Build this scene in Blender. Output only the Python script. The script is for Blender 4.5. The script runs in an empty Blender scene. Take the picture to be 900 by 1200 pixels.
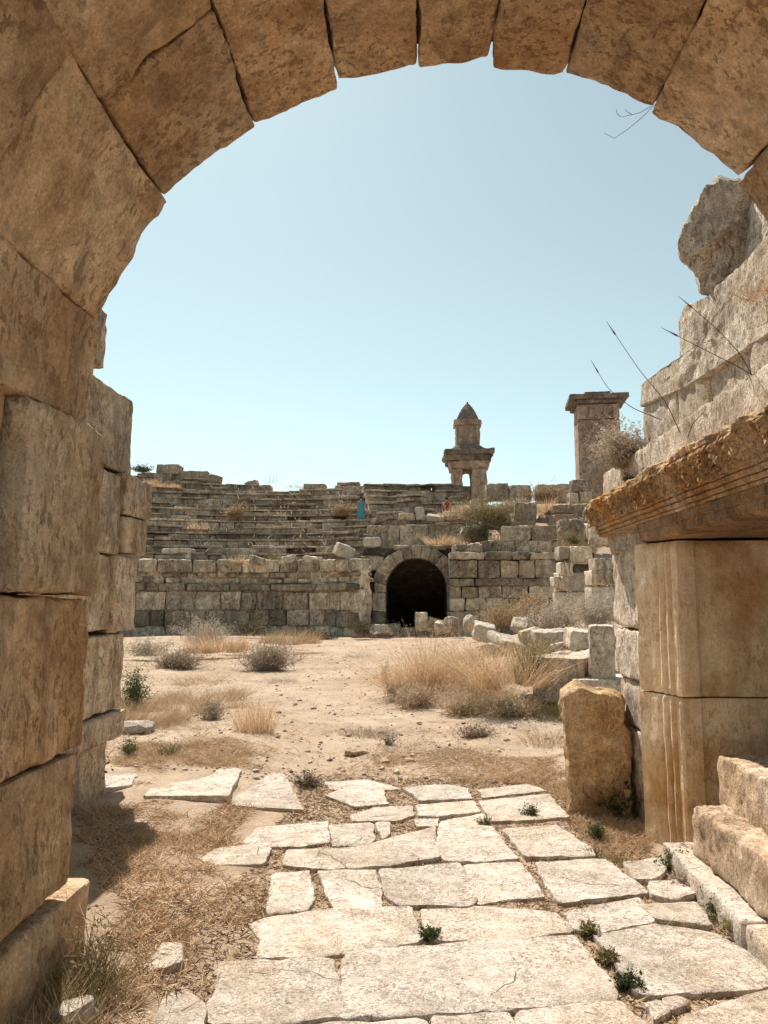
import bpy, math, random
import numpy as np
from mathutils import Vector, Matrix
random.seed(7)
R = math.radians
scene = bpy.context.scene
C = scene.collection

# ------------------------------------------------------------------ camera
EYE = 1.6
F = 867.0
PSI, THE = R(2.62), R(6.58)
fwd = np.array([-math.sin(PSI)*math.cos(THE), math.cos(PSI)*math.cos(THE), math.sin(THE)])
rgt = np.array([math.cos(PSI), math.sin(PSI), 0.0])
upv = np.cross(rgt, fwd)
cam_d = bpy.data.cameras.new('camera')
cam = bpy.data.objects.new('camera', cam_d); C.objects.link(cam)
cam_d.sensor_fit = 'VERTICAL'; cam_d.sensor_height = 36.0; cam_d.sensor_width = 27.0
cam_d.lens = F/1200.0*36.0
cam_d.clip_end = 3000; cam_d.clip_start = 0.02
M = Matrix(((rgt[0], upv[0], -fwd[0], 0), (rgt[1], upv[1], -fwd[1], 0), (rgt[2], upv[2], -fwd[2], EYE), (0, 0, 0, 1)))
cam.matrix_world = M
scene.camera = cam

def ray(px, py):
    return fwd*F + rgt*(px-450.0) + upv*(600.0-py)
def at_y(px, py, D):
    d = ray(px, py); t = D/d[1]; return np.array([d[0]*t, D, EYE+d[2]*t])
def at_z(px, py, z=0.0):
    d = ray(px, py); t = (z-EYE)/d[2]; return np.array([d[0]*t, d[1]*t, z])
def at_x(px, py, X):
    d = ray(px, py); t = X/d[0]; return np.array([X, d[1]*t, EYE+d[2]*t])

# ------------------------------------------------------------------ noise
def _h(ix, iy, iz, s):
    n = (ix.astype(np.int64)*374761393 + iy.astype(np.int64)*668265263 + iz.astype(np.int64)*2147483647 + s*1274126177) & 0xffffffff
    n = ((n ^ (n >> 13))*1274126177) & 0xffffffff
    n = ((n ^ (n >> 16))*2246822519) & 0xffffffff
    n = n ^ (n >> 15)
    return (n & 0xffff)/32767.5 - 1.0
def vnoise(P, fr, s=0):
    Q = P*fr; I = np.floor(Q); T = Q-I; T = T*T*(3-2*T); I = I.astype(np.int64)
    x, y, z = I[:, 0], I[:, 1], I[:, 2]; a, b, c = T[:, 0], T[:, 1], T[:, 2]
    def g(i, j, k): return _h(x+i, y+j, z+k, s)
    l = lambda u, v, t: u+(v-u)*t
    return l(l(l(g(0,0,0), g(1,0,0), a), l(g(0,1,0), g(1,1,0), a), b), l(l(g(0,0,1), g(1,0,1), a), l(g(0,1,1), g(1,1,1), a), b), c)
def fbm(P, fr, s=0, o=3, gain=.5):
    r = 0; a = 1.0
    for i in range(o):
        r = r + a*vnoise(P, fr*2**i, s+i*17); a *= gain
    return r

# ------------------------------------------------------------------ mesh collecting
class MB:
    def __init__(s): s.V = []; s.F = []; s.n = 0
    def add(s, V, faces):
        V = np.asarray(V, float).reshape(-1, 3); s.V.append(V)
        for f in faces:
            f = np.asarray(f)
            if f.ndim == 1: f = f.reshape(1, -1)
            if len(f): s.F.append(f.astype(np.int64)+s.n)
        s.n += len(V)
    def verts(s): return np.concatenate(s.V)

def mesh_from(name, V, F, smooth):
    me = bpy.data.meshes.new(name)
    me.vertices.add(len(V)); me.vertices.foreach_set('co', V.astype(np.float32).ravel())
    li = np.concatenate([f.ravel() for f in F]); cnt = np.concatenate([np.full(len(f), f.shape[1]) for f in F])
    me.loops.add(len(li)); me.loops.foreach_set('vertex_index', li.astype(np.int32))
    me.polygons.add(len(cnt)); me.polygons.foreach_set('loop_start', np.concatenate([[0], np.cumsum(cnt)[:-1]]).astype(np.int32))
    if smooth: me.polygons.foreach_set('use_smooth', np.ones(len(cnt), bool))
    me.update(calc_edges=True); me.validate()
    if smooth: me.set_sharp_from_angle(angle=R(38))
    return me

def tag(o, label=None, cat=None, group=None, kind=None):
    if label: o['label'] = label
    if cat: o['category'] = cat
    if group: o['group'] = group
    if kind: o['kind'] = kind
    return o
def thing(name, label, cat, loc, group=None):
    o = bpy.data.objects.new(name, None); C.objects.link(o); o.location = loc; o.empty_display_size = .2
    return tag(o, label, cat, group, 'thing')
def put(name, mb, mat, parent=None, smooth=True, label=None, cat=None, group=None, kind=None, mod=None):
    """link what an MB collected as ONE mesh object whose origin is at its own base"""
    V = mb.verts()
    o3 = np.array([(V[:, 0].min()+V[:, 0].max())/2, (V[:, 1].min()+V[:, 1].max())/2, V[:, 2].min()])
    me = mesh_from(name, V-o3, mb.F, smooth)
    for m in (mat if isinstance(mat, list) else [mat]): me.materials.append(m)
    o = bpy.data.objects.new(name, me); C.objects.link(o)
    base = np.zeros(3); q = parent
    while q is not None: base = base+np.array(q.location); q = q.parent
    o.location = o3-base
    if parent is not None: o.parent = parent
    elif kind is None: kind = 'thing'
    if parent is not None: kind = kind if kind == 'stuff' else None
    return tag(o, label, cat, group, kind)

# ------------------------------------------------------------------ stone blocks
def axis_pts(L, r, res):
    r = min(r, L*.35); n = max(1, int(round((L-2*r)/res)))
    mid = np.linspace(r, L-r, n+1)
    if res > .25: e = np.array([0.0])
    else: e = np.array([0, r*.35])
    return np.concatenate([e, mid, L-e[::-1]])
def block(mb, f, dims, r=.02, amp=.008, res=.06, seed=0, chip=1.0, fr=6.0):
    """a worn, rounded block: box of size dims, mapped through f(u,v,w in 0..1) into the world"""
    A = [axis_pts(d, r, res) for d in dims]; n = [len(a) for a in A]
    idx = -np.ones(n, np.int64)
    I, J, K = np.meshgrid(*[np.arange(k) for k in n], indexing='ij')
    sh = (I == 0)|(I == n[0]-1)|(J == 0)|(J == n[1]-1)|(K == 0)|(K == n[2]-1)
    idx[sh] = np.arange(sh.sum())
    P = np.stack([A[0][I[sh]], A[1][J[sh]], A[2][K[sh]]], 1)
    d = np.array(dims, float)
    off = np.array([(seed*7.31) % 91, (seed*3.77) % 83, (seed*5.13) % 77])
    N1 = fbm(P+off, 6.5, seed, 4, .6)
    rr = np.clip(r*(1.0+chip*1.0*N1), r*.25, min(d)*.42)[:, None]
    q = np.minimum(np.maximum(P, rr), d-rr); v = P-q
    ln = np.linalg.norm(v, axis=1, keepdims=True); nn = v/np.maximum(ln, 1e-9)
    P2 = q+nn*np.minimum(rr, np.maximum(ln, 1e-9))*1.0
    dn = (fbm(P2+off, fr*1.6, seed+3, 5, .58)*amp*.75 + fbm(P2+off, 1.1, seed+5, 2)*amp*.45)[:, None]
    P2 = P2+nn*dn
    W = f(P2[:, 0]/d[0], P2[:, 1]/d[1], P2[:, 2]/d[2])
    Q = []
    def face(g, flip):
        a = np.stack([g[:-1, :-1], g[1:, :-1], g[1:, 1:], g[:-1, 1:]], -1).reshape(-1, 4)
        Q.append(a[:, ::-1] if flip else a)
    face(idx[0], True); face(idx[-1], False)
    face(idx[:, 0], False); face(idx[:, -1], True)
    face(idx[:, :, 0], True); face(idx[:, :, -1], False)
    Q = np.concatenate(Q)
    # handedness of the map
    c = f(np.array([.5, .6, .5, .5]), np.array([.5, .5, .6, .5]), np.array([.5, .5, .5, .6]))
    if np.dot(np.cross(c[1]-c[0], c[2]-c[0]), c[3]-c[0]) < 0: Q = Q[:, ::-1]
    mb.add(W, [Q])
def box_map(x0, x1, y0, y1, z0, z1):
    return lambda u, v, w: np.stack([x0+(x1-x0)*u, y0+(y1-y0)*v, z0+(z1-z0)*w], 1)
def boxb(mb, x0, x1, y0, y1, z0, z1, **k):
    block(mb, box_map(x0, x1, y0, y1, z0, z1), (abs(x1-x0), abs(y1-y0), abs(z1-z0)), **k)
def rot_box(mb, c, dims, rot=(0, 0, 0), **k):
    """block of size dims centred at c (x, y, z of its centre), turned by rot"""
    from mathutils import Euler
    Rm = np.array(Euler(rot).to_matrix()); d = np.array(dims); c = np.array(c, float)
    def f(u, v, w): return ((np.stack([u, v, w], 1)-.5)*d)@Rm.T+c
    block(mb, f, dims, **k)
def corner_map(Cn):
    """trilinear through 8 corners Cn[i][j][k]"""
    Cn = np.array(Cn, float)
    def f(u, v, w):
        u, v, w = u[:, None], v[:, None], w[:, None]; r = 0
        for i in (0, 1):
            for j in (0, 1):
                for k in (0, 1):
                    r = r+(u if i else 1-u)*(v if j else 1-v)*(w if k else 1-w)*Cn[i][j][k]
        return r
    return f
def boulder(mb, c, dims, seed, rough=.25, rot=0., sub=22, flat=.0, pw=.55):
    """a broken natural stone"""
    n = sub; u = np.linspace(0, 2*np.pi, 2*n, endpoint=False); t = np.linspace(0, np.pi, n+1)
    T, U = np.meshgrid(t[1:-1], u, indexing='ij')
    P = np.stack([np.sin(T)*np.cos(U), np.sin(T)*np.sin(U), np.cos(T)], -1).reshape(-1, 3)
    P = np.concatenate([[[0, 0, 1.]], P, [[0, 0, -1.]]])
    P = np.sign(P)*np.abs(P)**pw
    P = P/np.maximum(np.abs(P).max(1, keepdims=True)**.6, 1e-6)
    rs = np.random.RandomState(seed)
    for _ in range(9):           # planar breaks
        nrm = rs.normal(size=3); nrm /= np.linalg.norm(nrm); h = rs.uniform(.72, 1.05)
        e = np.maximum(P@nrm-h, 0)[:, None]; P = P-e*nrm
    P = P*(1+rough*(fbm(P+seed*1.7, 1.6, seed, 4)[:, None])*.6)
    P = P*np.array(dims)/2
    a = rot; Rz = np.array([[math.cos(a), -math.sin(a), 0], [math.sin(a), math.cos(a), 0], [0, 0, 1]])
    P = P@Rz.T+np.array(c)
    m = 2*n; Fq = []; Ft = []
    for i in range(n-2):
        a0 = 1+i*m+np.arange(m); a1 = 1+i*m+(np.arange(m)+1) % m
        Fq.append(np.stack([a0, a0+m, a1+m, a1], 1))
    top = 1+np.arange(m); Ft.append(np.stack([np.zeros(m, int), top, 1+(np.arange(m)+1) % m], 1))
    last = 1+(n-2)*m+np.arange(m); Ft.append(np.stack([np.full(m, len(P)-1), 1+(n-2)*m+(np.arange(m)+1) % m, last], 1))
    mb.add(P, [np.concatenate(Fq), np.concatenate(Ft)])
def plate(mb, poly, to3, thick, r=.05, amp=.02, seed=0, step=.03, rings=12, fr=4., soft=True):
    """a thick stone of traced outline: poly in its own 2-D plane (metres), to3(q2, depth) places it; rounded, rough faces front and back"""
    B = resample(np.array(poly, float), step)
    if soft: B = (np.roll(B, 1, 0)+6*B+np.roll(B, -1, 0))/8
    cen = B.mean(0); d = B-cen; dist = np.linalg.norm(d, axis=1, keepdims=True); d = d/dist; n = len(B)
    off = seed*1.37
    def ring(ins, dep, k=1.):
        Pn = cen+(B-cen)*(1-ins/dist) if np.isscalar(ins) and ins < .15 else cen+(B-cen)*ins
        return np.c_[Pn, np.full(n, dep)]
    R_ = []; fs = np.linspace(1-r/float(dist.mean()), .06, rings)
    for f in fs[::-1]: R_.append(np.c_[cen+(B-cen)*f, np.full(n, 0.)])
    R_.append(np.c_[cen+(B-cen)*(1-r*.35/dist), np.full(n, r*.25)]); R_.append(np.c_[B, np.full(n, r)])
    for t in np.linspace(r*2, thick-r, 8): R_.append(np.c_[B, np.full(n, t)])
    R_.append(np.c_[cen+(B-cen)*(1-r*.35/dist), np.full(n, thick-r*.25)])
    for f in fs: R_.append(np.c_[cen+(B-cen)*f, np.full(n, thick)])
    P = np.concatenate(R_+[[[*cen, 0.], [*cen, thick]]])
    c3 = np.array([*cen, thick/2]); nn = P-c3; nn[:, 2] *= float(dist.mean())/thick; nn /= np.linalg.norm(nn, axis=1, keepdims=True)+1e-9
    P = P+nn*((fbm(P+off, fr, seed, 5, .58)*amp)[:, None])
    V = to3(P[:, :2], P[:, 2]); m = len(R_); Q = []
    for k in range(m-1):
        a = k*n+np.arange(n); a1 = k*n+(np.arange(n)+1) % n; Q.append(np.stack([a, a1, a1+n, a+n], 1))
    a = np.arange(n); a1 = (a+1) % n; k = (m-1)*n
    T = np.concatenate([np.stack([a1, a, np.full(n, len(P)-2)], 1), np.stack([k+a, k+a1, np.full(n, len(P)-1)], 1)])
    mb.add(V, [np.concatenate(Q), T])
def loft(mb, G, close_u=True, caps=True):
    """grid G[t][u] of points; u closed"""
    G = np.asarray(G, float); t, u = G.shape[:2]
    idx = np.arange(t*u).reshape(t, u)
    if close_u: ii = np.concatenate([idx, idx[:, :1]], 1)
    else: ii = idx
    q = np.stack([ii[:-1, :-1], ii[:-1, 1:], ii[1:, 1:], ii[1:, :-1]], -1).reshape(-1, 4)
    fs = [q]
    if caps and close_u: fs += [idx[0][::-1].copy(), idx[-1].copy()]
    mb.add(G.reshape(-1, 3), fs)
def resample(poly, step, closed=True):
    P = np.array(poly, float)
    if closed: P = np.concatenate([P, P[:1]])
    out = []
    for a, b in zip(P[:-1], P[1:]):
        n = max(1, int(round(np.linalg.norm(b-a)/step)))
        for i in range(n): out.append(a+(b-a)*i/n)
    if not closed: out.append(P[-1])
    return np.array(out)
def tube(mb, pts, r0, r1=None, n=6):
    pts = np.asarray(pts, float); m = len(pts); r1 = r0 if r1 is None else r1
    tg = np.gradient(pts, axis=0); tg /= np.linalg.norm(tg, axis=1, keepdims=True)+1e-9
    ref = np.array([.3, .5, .8]); a = np.cross(tg, ref); a /= np.linalg.norm(a, axis=1, keepdims=True)+1e-9; b = np.cross(tg, a)
    ang = np.arange(n)*2*np.pi/n; rr = np.linspace(r0, r1, m)[:, None, None]
    G = pts[:, None]+rr*(np.cos(ang)[None, :, None]*a[:, None]+np.sin(ang)[None, :, None]*b[:, None])
    loft(mb, G)

# ------------------------------------------------------------------ blades, leaves
def blades(mb, base, tip, w, curl=0.3, rs=None, segs=3):
    """many tapered blades of grass: base (n,3) tip (n,3)"""
    rs = rs or np.random.RandomState(1); n = len(base); d = tip-base
    L = np.linalg.norm(d, axis=1, keepdims=True)
    side = np.cross(d, rs.normal(size=(n, 3))); side /= np.linalg.norm(side, axis=1, keepdims=True)+1e-9
    bend = np.cross(side, d)/np.maximum(L, 1e-6); sg = rs.uniform(-1, 1, (n, 1))*curl*L
    t = np.linspace(0, 1, segs+1); Vs = []
    for k, tt in enumerate(t):
        c = base+d*tt+bend*sg*(tt*tt-tt*.0)*.8
        ww = (w*(1-tt*.8)/2).reshape(-1, 1) if np.ndim(w) else w*(1-tt*.8)/2
        if k < segs: Vs += [c-side*ww, c+side*ww]
        else: Vs += [c]
    V = np.stack(Vs, 1); m = V.shape[1]; o = (np.arange(n)*m)[:, None]
    fs = []
    for k in range(segs-1): fs.append(o+np.array([2*k, 2*k+1, 2*k+3, 2*k+2]))
    mb.add(V.reshape(-1, 3), [np.concatenate(fs), o+np.array([2*segs-2, 2*segs-1, 2*segs])] if fs else [o+np.array([0, 1, 2])])
def leaves(mb, P, size, rs, asp=.45):
    n = len(P); a = rs.normal(size=(n, 3)); a /= np.linalg.norm(a, axis=1, keepdims=True); b = np.cross(a, rs.normal(size=(n, 3))); b /= np.linalg.norm(b, axis=1, keepdims=True)
    s = (size*rs.uniform(.6, 1.3, n))[:, None]
    V = np.stack([P-a*s/2, P+b*s*asp/2, P+a*s/2, P-b*s*asp/2], 1).reshape(-1, 3)
    mb.add(V, [(np.arange(n)*4)[:, None]+np.arange(4)])

# ------------------------------------------------------------------ materials
def mk(name):
    m = bpy.data.materials.new(name); m.use_nodes = True; nt = m.node_tree
    b = nt.nodes['Principled BSDF']; b.inputs['Roughness'].default_value = .92
    b.inputs['Specular IOR Level'].default_value = .15
    return m, nt, b
class NT:
    def __init__(s, nt): s.nt = nt
    def n(s, t, **kw):
        x = s.nt.nodes.new(t)
        for k, v in kw.items(): setattr(x, k, v)
        return x
    def put(s, sock, v):
        if isinstance(v, bpy.types.NodeSocket): s.nt.links.new(v, sock)
        elif isinstance(v, (tuple, list)) and len(v) == 3 and len(sock.default_value) == 4: sock.default_value = (*v, 1)
        else: sock.default_value = v
    def noise(s, vec, sc, det=4, ro=.55, dist=0.0):
        x = s.n('ShaderNodeTexNoise'); s.put(x.inputs['Vector'], vec); x.inputs['Scale'].default_value = sc
        x.inputs['Detail'].default_value = det; x.inputs['Roughness'].default_value = ro; x.inputs['Distortion'].default_value = dist
        return x.outputs[0]
    def voro(s, vec, sc, feature='F1', out=0, rnd=1.0):
        x = s.n('ShaderNodeTexVoronoi', feature=feature); s.put(x.inputs['Vector'], vec); x.inputs['Scale'].default_value = sc
        x.inputs['Randomness'].default_value = rnd
        return x.outputs[out]
    def rng(s, v, a, b, c=0., d=1.):
        x = s.n('ShaderNodeMapRange'); s.put(x.inputs[0], v)
        for i, q in enumerate((a, b, c, d)): x.inputs[i+1].default_value = q
        return x.outputs[0]
    def m(s, op, a, b=0.):
        x = s.n('ShaderNodeMath', operation=op); s.put(x.inputs[0], a); s.put(x.inputs[1], b); return x.outputs[0]
    def mix(s, f, a, b, blend='MIX'):
        x = s.n('ShaderNodeMix', data_type='RGBA', blend_type=blend); s.put(x.inputs[0], f); s.put(x.inputs[6], a); s.put(x.inputs[7], b); return x.outputs[2]
    def ramp(s, f, stops):
        x = s.n('ShaderNodeValToRGB'); s.put(x.inputs[0], f); e = x.color_ramp.elements
        while len(e) < len(stops): e.new(.5)
        for q, (p, c) in zip(e, stops): q.position = p; q.color = (*c, 1)
        return x.outputs[0]
    def vm(s, op, a, b):
        x = s.n('ShaderNodeVectorMath', operation=op); s.put(x.inputs[0], a); s.put(x.inputs[1], b); return x.outputs[0]
    def coords(s, shift=True):
        tc = s.n('ShaderNodeTexCoord').outputs['Object']
        if not shift: return tc
        oi = s.n('ShaderNodeObjectInfo').outputs['Random']
        cx = s.n('ShaderNodeCombineXYZ'); s.put(cx.inputs[0], s.m('MULTIPLY', oi, 53.)); s.put(cx.inputs[1], s.m('MULTIPLY', oi, 31.)); s.put(cx.inputs[2], s.m('MULTIPLY', oi, 17.))
        return s.vm('ADD', tc, cx.outputs[0])

def stone(name, dark, mid, light, crack=0., gr=1., md=1., pitc=.6, stain=(.05, .035, .025), pale=(.5, .46, .4), tone=.25, speck=.5, streak=.5, palef=.5, bump=.03, fine=1.0, sc=1.0, rust=None, rustf=.85):
    m, nt, b = mk(name); g = NT(nt); P = g.coords()
    geo = g.n('ShaderNodeNewGeometry'); isl = geo.outputs['Random Per Island']; obr = g.n('ShaderNodeObjectInfo').outputs['Random']
    big = g.noise(P, 1.7*sc, 6, .62, .3)
    col = g.ramp(big, [(.36, dark), (.5, mid), (.64, light)])
    if rust: col = g.mix(g.rng(g.noise(g.vm('ADD', P, (7., 3., 1.)), 2.3*sc, 5, .6, .6), .5, .66, 0, rustf), col, rust)
    med = g.noise(P, 9*sc, 9, .74)
    col = g.mix(1., col, g.ramp(med, [(.36, (1-.4*md, 1-.43*md, 1-.46*md)), (.5, (1, 1, 1)), (.64, (1+.36*md, 1+.36*md, 1+.34*md))]), 'MULTIPLY')
    grain = g.noise(P, 85*sc, 6, .72)
    col = g.mix(1., col, g.ramp(grain, [(.36, (1-.42*gr, 1-.44*gr, 1-.46*gr)), (.5, (1, 1, 1)), (.64, (1+.4*gr, 1+.4*gr, 1+.4*gr))]), 'MULTIPLY')
    st = g.noise(g.vm('MULTIPLY', P, (5.*sc, 5.*sc, .55*sc)), 1., 6, .65, .4)
    col = g.mix(g.rng(st, .5, .64, 0, streak), col, stain)
    pl = g.noise(g.vm('ADD', P, (3., 9., 4.)), 2.6*sc, 9, .72, .5)
    col = g.mix(g.rng(pl, .56, .68, 0, palef), col, pale)
    sp = g.noise(P, 55*sc, 5, .7)
    col = g.mix(g.rng(sp, .535, .62, 0, speck), col, stain)
    sp2 = g.noise(P, 90*sc, 4, .7)
    col = g.mix(g.rng(sp2, .56, .64, 0, speck*.8), col, pale)
    # crisp weathering pits, drawn out along the bedding
    pw_ = g.noise(g.vm('MULTIPLY', P, (1., 1., .45)), 34*sc, 4, .6); pq = g.noise(P, 2.2*sc, 4, .6)
    pit0 = g.m('MULTIPLY', g.rng(pw_, .435, .40, 0, 1), g.rng(pq, .40, .56, 0, 1)); col = g.mix(g.m('MULTIPLY', pit0, pitc), col, stain)
    pit = g.m('SUBTRACT', 1., pit0)
    crk = None
    if crack:
        wv = g.n('ShaderNodeVectorMath', operation='MULTIPLY_ADD'); nz = g.n('ShaderNodeTexNoise'); g.put(nz.inputs['Vector'], P); nz.inputs['Scale'].default_value = 3.; nz.inputs['Detail'].default_value = 6
        g.put(wv.inputs[0], nz.outputs['Color']); wv.inputs[1].default_value = (.35, .35, .35); g.put(wv.inputs[2], P)
        ed = g.voro(wv.outputs[0], 1.25, 'DISTANCE_TO_EDGE'); msk = g.rng(g.noise(P, 1.6, 3), .53, .60, 0, 1)
        crk = g.m('MULTIPLY', g.rng(ed, .001, .007, 1, 0), msk); col = g.mix(g.m('MULTIPLY', crk, crack), col, stain)
        pv = g.voro(g.vm('MULTIPLY', wv.outputs[0], (1., 2.2, 1.)), 13., 'F1'); pm = g.rng(g.noise(P, 4., 4), .5, .6, 0, 1); pt = g.m('MULTIPLY', g.rng(pv, .10, .2, 1, 0), pm); col = g.mix(g.m('MULTIPLY', pt, crack*.75), col, stain); crk = g.m('MAXIMUM', crk, pt)
    tn = g.m('ADD', g.rng(isl, 0, 1, 1-tone, 1+tone), g.rng(obr, 0, 1, -tone*.9, tone*.7))
    hs = g.n('ShaderNodeHueSaturation'); g.put(hs.inputs['Color'], col); g.put(hs.inputs['Value'], tn)
    g.put(hs.inputs['Saturation'], g.rng(g.noise(P, .9, 2), .3, .7, .85, 1.1))
    g.put(b.inputs['Base Color'], hs.outputs[0])
    h = g.m('ADD', g.m('MULTIPLY', g.noise(P, 7*sc, 9, .66), 1.0), g.m('MULTIPLY', g.noise(P, 48*sc, 6, .68), .6*fine))
    h = g.m('ADD', h, g.m('MULTIPLY', pit, .45*fine)); h = g.m('ADD', h, g.m('MULTIPLY', st, .25))
    if crk is not None: h = g.m('SUBTRACT', h, g.m('MULTIPLY', crk, .5))
    bp = g.n('ShaderNodeBump'); bp.inputs['Strength'].default_value = 1.; bp.inputs['Distance'].default_value = bump
    g.put(bp.inputs['Height'], h); g.put(b.inputs['Normal'], bp.outputs[0])
    return m
def plain(name, col, var=.25, tr=0.0, hue=None):
    """leaf and straw colours, differing from blade to blade"""
    m, nt, b = mk(name); g = NT(nt)
    isl = g.n('ShaderNodeNewGeometry').outputs['Random Per Island']
    hi = tuple(min(1, c*(1+var)) for c in col); lo = tuple(c*(1-var) for c in col)
    st = [(0, lo), (1, hi)] if hue is None else [(0, lo), (.55, hi), (.8, hue), (1, hue)]
    cc = g.ramp(isl, st); g.put(b.inputs['Base Color'], cc)
    if tr:
        t = g.n('ShaderNodeBsdfTranslucent'); g.put(t.inputs[0], cc); mx = g.n('ShaderNodeMixShader'); mx.inputs[0].default_value = tr
        nt.links.new(b.outputs[0], mx.inputs[1]); nt.links.new(t.outputs[0], mx.inputs[2]); nt.links.new(mx.outputs[0], nt.nodes['Material Output'].inputs[0])
    return m
# ------------------------------------------------------------------ stone colours
ST_ARCH = stone('arch_limestone', (.52, .325, .18), (.70, .48, .285), (.80, .61, .41), stain=(.29, .165, .08), pale=(.82, .67, .48), gr=.5, md=.8, tone=.22, speck=.3, streak=.5, palef=.65, bump=.045)
ST_WALL = stone('wall_limestone', (.43, .305, .20), (.60, .45, .31), (.70, .55, .40), stain=(.20, .13, .085), pale=(.70, .57, .44), gr=.6, tone=.16, speck=.45, streak=.6, palef=.4, bump=.03)
ST_DOOR = stone('door_limestone', (.62, .44, .26), (.75, .575, .395), (.80, .66, .49), stain=(.38, .235, .12), pale=(.70, .60, .47), gr=.35, md=.35, pitc=.3, tone=.05, speck=.25, streak=.4, palef=.5, bump=.012, fine=.7, rust=(.48, .28, .12))
ST_STEP = stone('step_limestone', (.40, .28, .18), (.54, .41, .29), (.62, .50, .38), stain=(.24, .155, .09), pale=(.68, .60, .5), tone=.05, speck=.45, streak=.2, palef=.5, bump=.012, sc=1.3)
ST_RUST = stone('carved_limestone', (.33, .19, .085), (.50, .32, .16), (.62, .45, .29), stain=(.10, .06, .03), pale=(.5, .4, .28), tone=.08, speck=.5, streak=.3, palef=.35, bump=.02, rust=(.42, .19, .055))
ST_GREY = stone('grey_limestone', (.46, .36, .265), (.61, .50, .385), (.70, .60, .485), stain=(.20, .145, .10), pale=(.75, .66, .56), tone=.14, speck=.75, streak=.35, palef=.5, bump=.02, sc=1.2)
ST_ROCK = stone('ochre_rock', (.38, .22, .105), (.55, .355, .18), (.68, .49, .30), stain=(.13, .075, .035), pale=(.66, .53, .37), tone=.05, speck=.3, pitc=.3, md=.8, streak=.2, palef=.5, bump=.022, sc=1.6)
ST_PAVE = stone('paving_limestone', (.45, .375, .30), (.54, .465, .385), (.60, .525, .445), crack=.9, pitc=.25, md=.7, rust=(.46, .345, .25), rustf=.5, stain=(.22, .16, .115), pale=(.65, .58, .50), tone=.08, speck=.35, streak=.12, palef=.5, bump=.014, sc=1.5)
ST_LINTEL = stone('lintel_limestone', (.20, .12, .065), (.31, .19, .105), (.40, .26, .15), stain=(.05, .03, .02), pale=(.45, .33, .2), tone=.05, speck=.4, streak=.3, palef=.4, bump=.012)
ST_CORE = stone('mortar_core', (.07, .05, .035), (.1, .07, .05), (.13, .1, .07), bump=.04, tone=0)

# ------------------------------------------------------------------ the archway the camera looks through
AY0, AY1 = .75, 3.0
pts = np.array([at_y(x, y, AY1) for x, y in ((118,360),(190,233),(300,150),(398,105),(490,78),(575,85),(660,95),(765,130),(868,205),(108,500))])
A_ = np.c_[2*pts[:, 0], 2*pts[:, 2], np.ones(len(pts))]
sol = np.linalg.lstsq(A_, (pts[:, 0]**2+pts[:, 2]**2), rcond=None)[0]
ACX, ACZ = sol[0], sol[1]; AR = math.sqrt(sol[2]+ACX**2+ACZ**2)
print('ARCH', ACX, ACZ, AR)
def aang(px, py):
    p = at_y(px, py, AY1); return math.atan2(p[2]-ACZ, p[0]-ACX)
joints = [math.pi+.02]+[aang(*q) for q in ((112,378),(190,233),(300,150),(398,105),(490,72),(575,80),(660,95),(765,130),(872,207))]+[R(27), R(13), -.01]
arch = thing('stone_archway', 'massive weathered brown stone arch of big wedge blocks framing the whole view', 'archway', (ACX, 2.0, 0))
split_at = [1.9, 2.08, 2.34, 2.2, 1.75, 1.9, 1.7, 1.85, 2.0, 2.42, 2.2, 1.9]
def voussoir(a0, a1, y0, y1, dr, seed):
    T = .62; g = .004
    Ri = AR+dr; tilt = random.uniform(-.012, .012)
    def f(u, v, w):
        a = a0-g/AR+(a1-a0+2*g/AR)*u
        # the soffit of a block is a chord more than an arc
        am = (a0+a1)/2; h = abs(a1-a0)/2
        rr = (Ri*(1-.55*(1-np.cos(h))*(1-((a-am)/h)**2)) + tilt*(u-.5)*2)+v*T
        return np.stack([ACX+rr*np.cos(a), y0+(y1-y0)*w, ACZ+rr*np.sin(a)], 1)
    mb = MB(); block(mb, f, (AR*abs(a1-a0), T, y1-y0), r=.014, amp=.014, res=.028, seed=seed, fr=5)
    return mb
for i, (a0, a1) in enumerate(zip(joints[:-1], joints[1:])):
    ys = split_at[i]
    put('voussoir', voussoir(a0, a1, ys+.006, AY1+random.uniform(-.02, .02), random.uniform(-.018, .02), 100+i), ST_ARCH, arch)
for i, (a0, a1) in enumerate(zip(joints[:-1], joints[1:])):
    ys = split_at[i]; ya = 1.25 if i % 2 else 1.15
    put('voussoir', voussoir(a0+.0, a1+.0, ya+.006, ys-.006, random.uniform(-.02, .015), 140+i), ST_ARCH, arch)
# mortar between the blocks
mb = MB(); aa = np.linspace(math.pi+.01, 0, 49)
ring = []
for r_, y in ((AR+.06, 1.35), (AR+.06, 2.93), (AR+.55, 2.93), (AR+.55, 1.35)):
    ring.append(np.stack([ACX+r_*np.cos(aa), np.full(49, y), ACZ+r_*np.sin(aa)], 1))
loft(mb, np.stack(ring, 1)); put('mortar_core', mb, ST_CORE, arch)
JL, JR = ACX-AR, ACX+AR
ZS = ACZ
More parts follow.
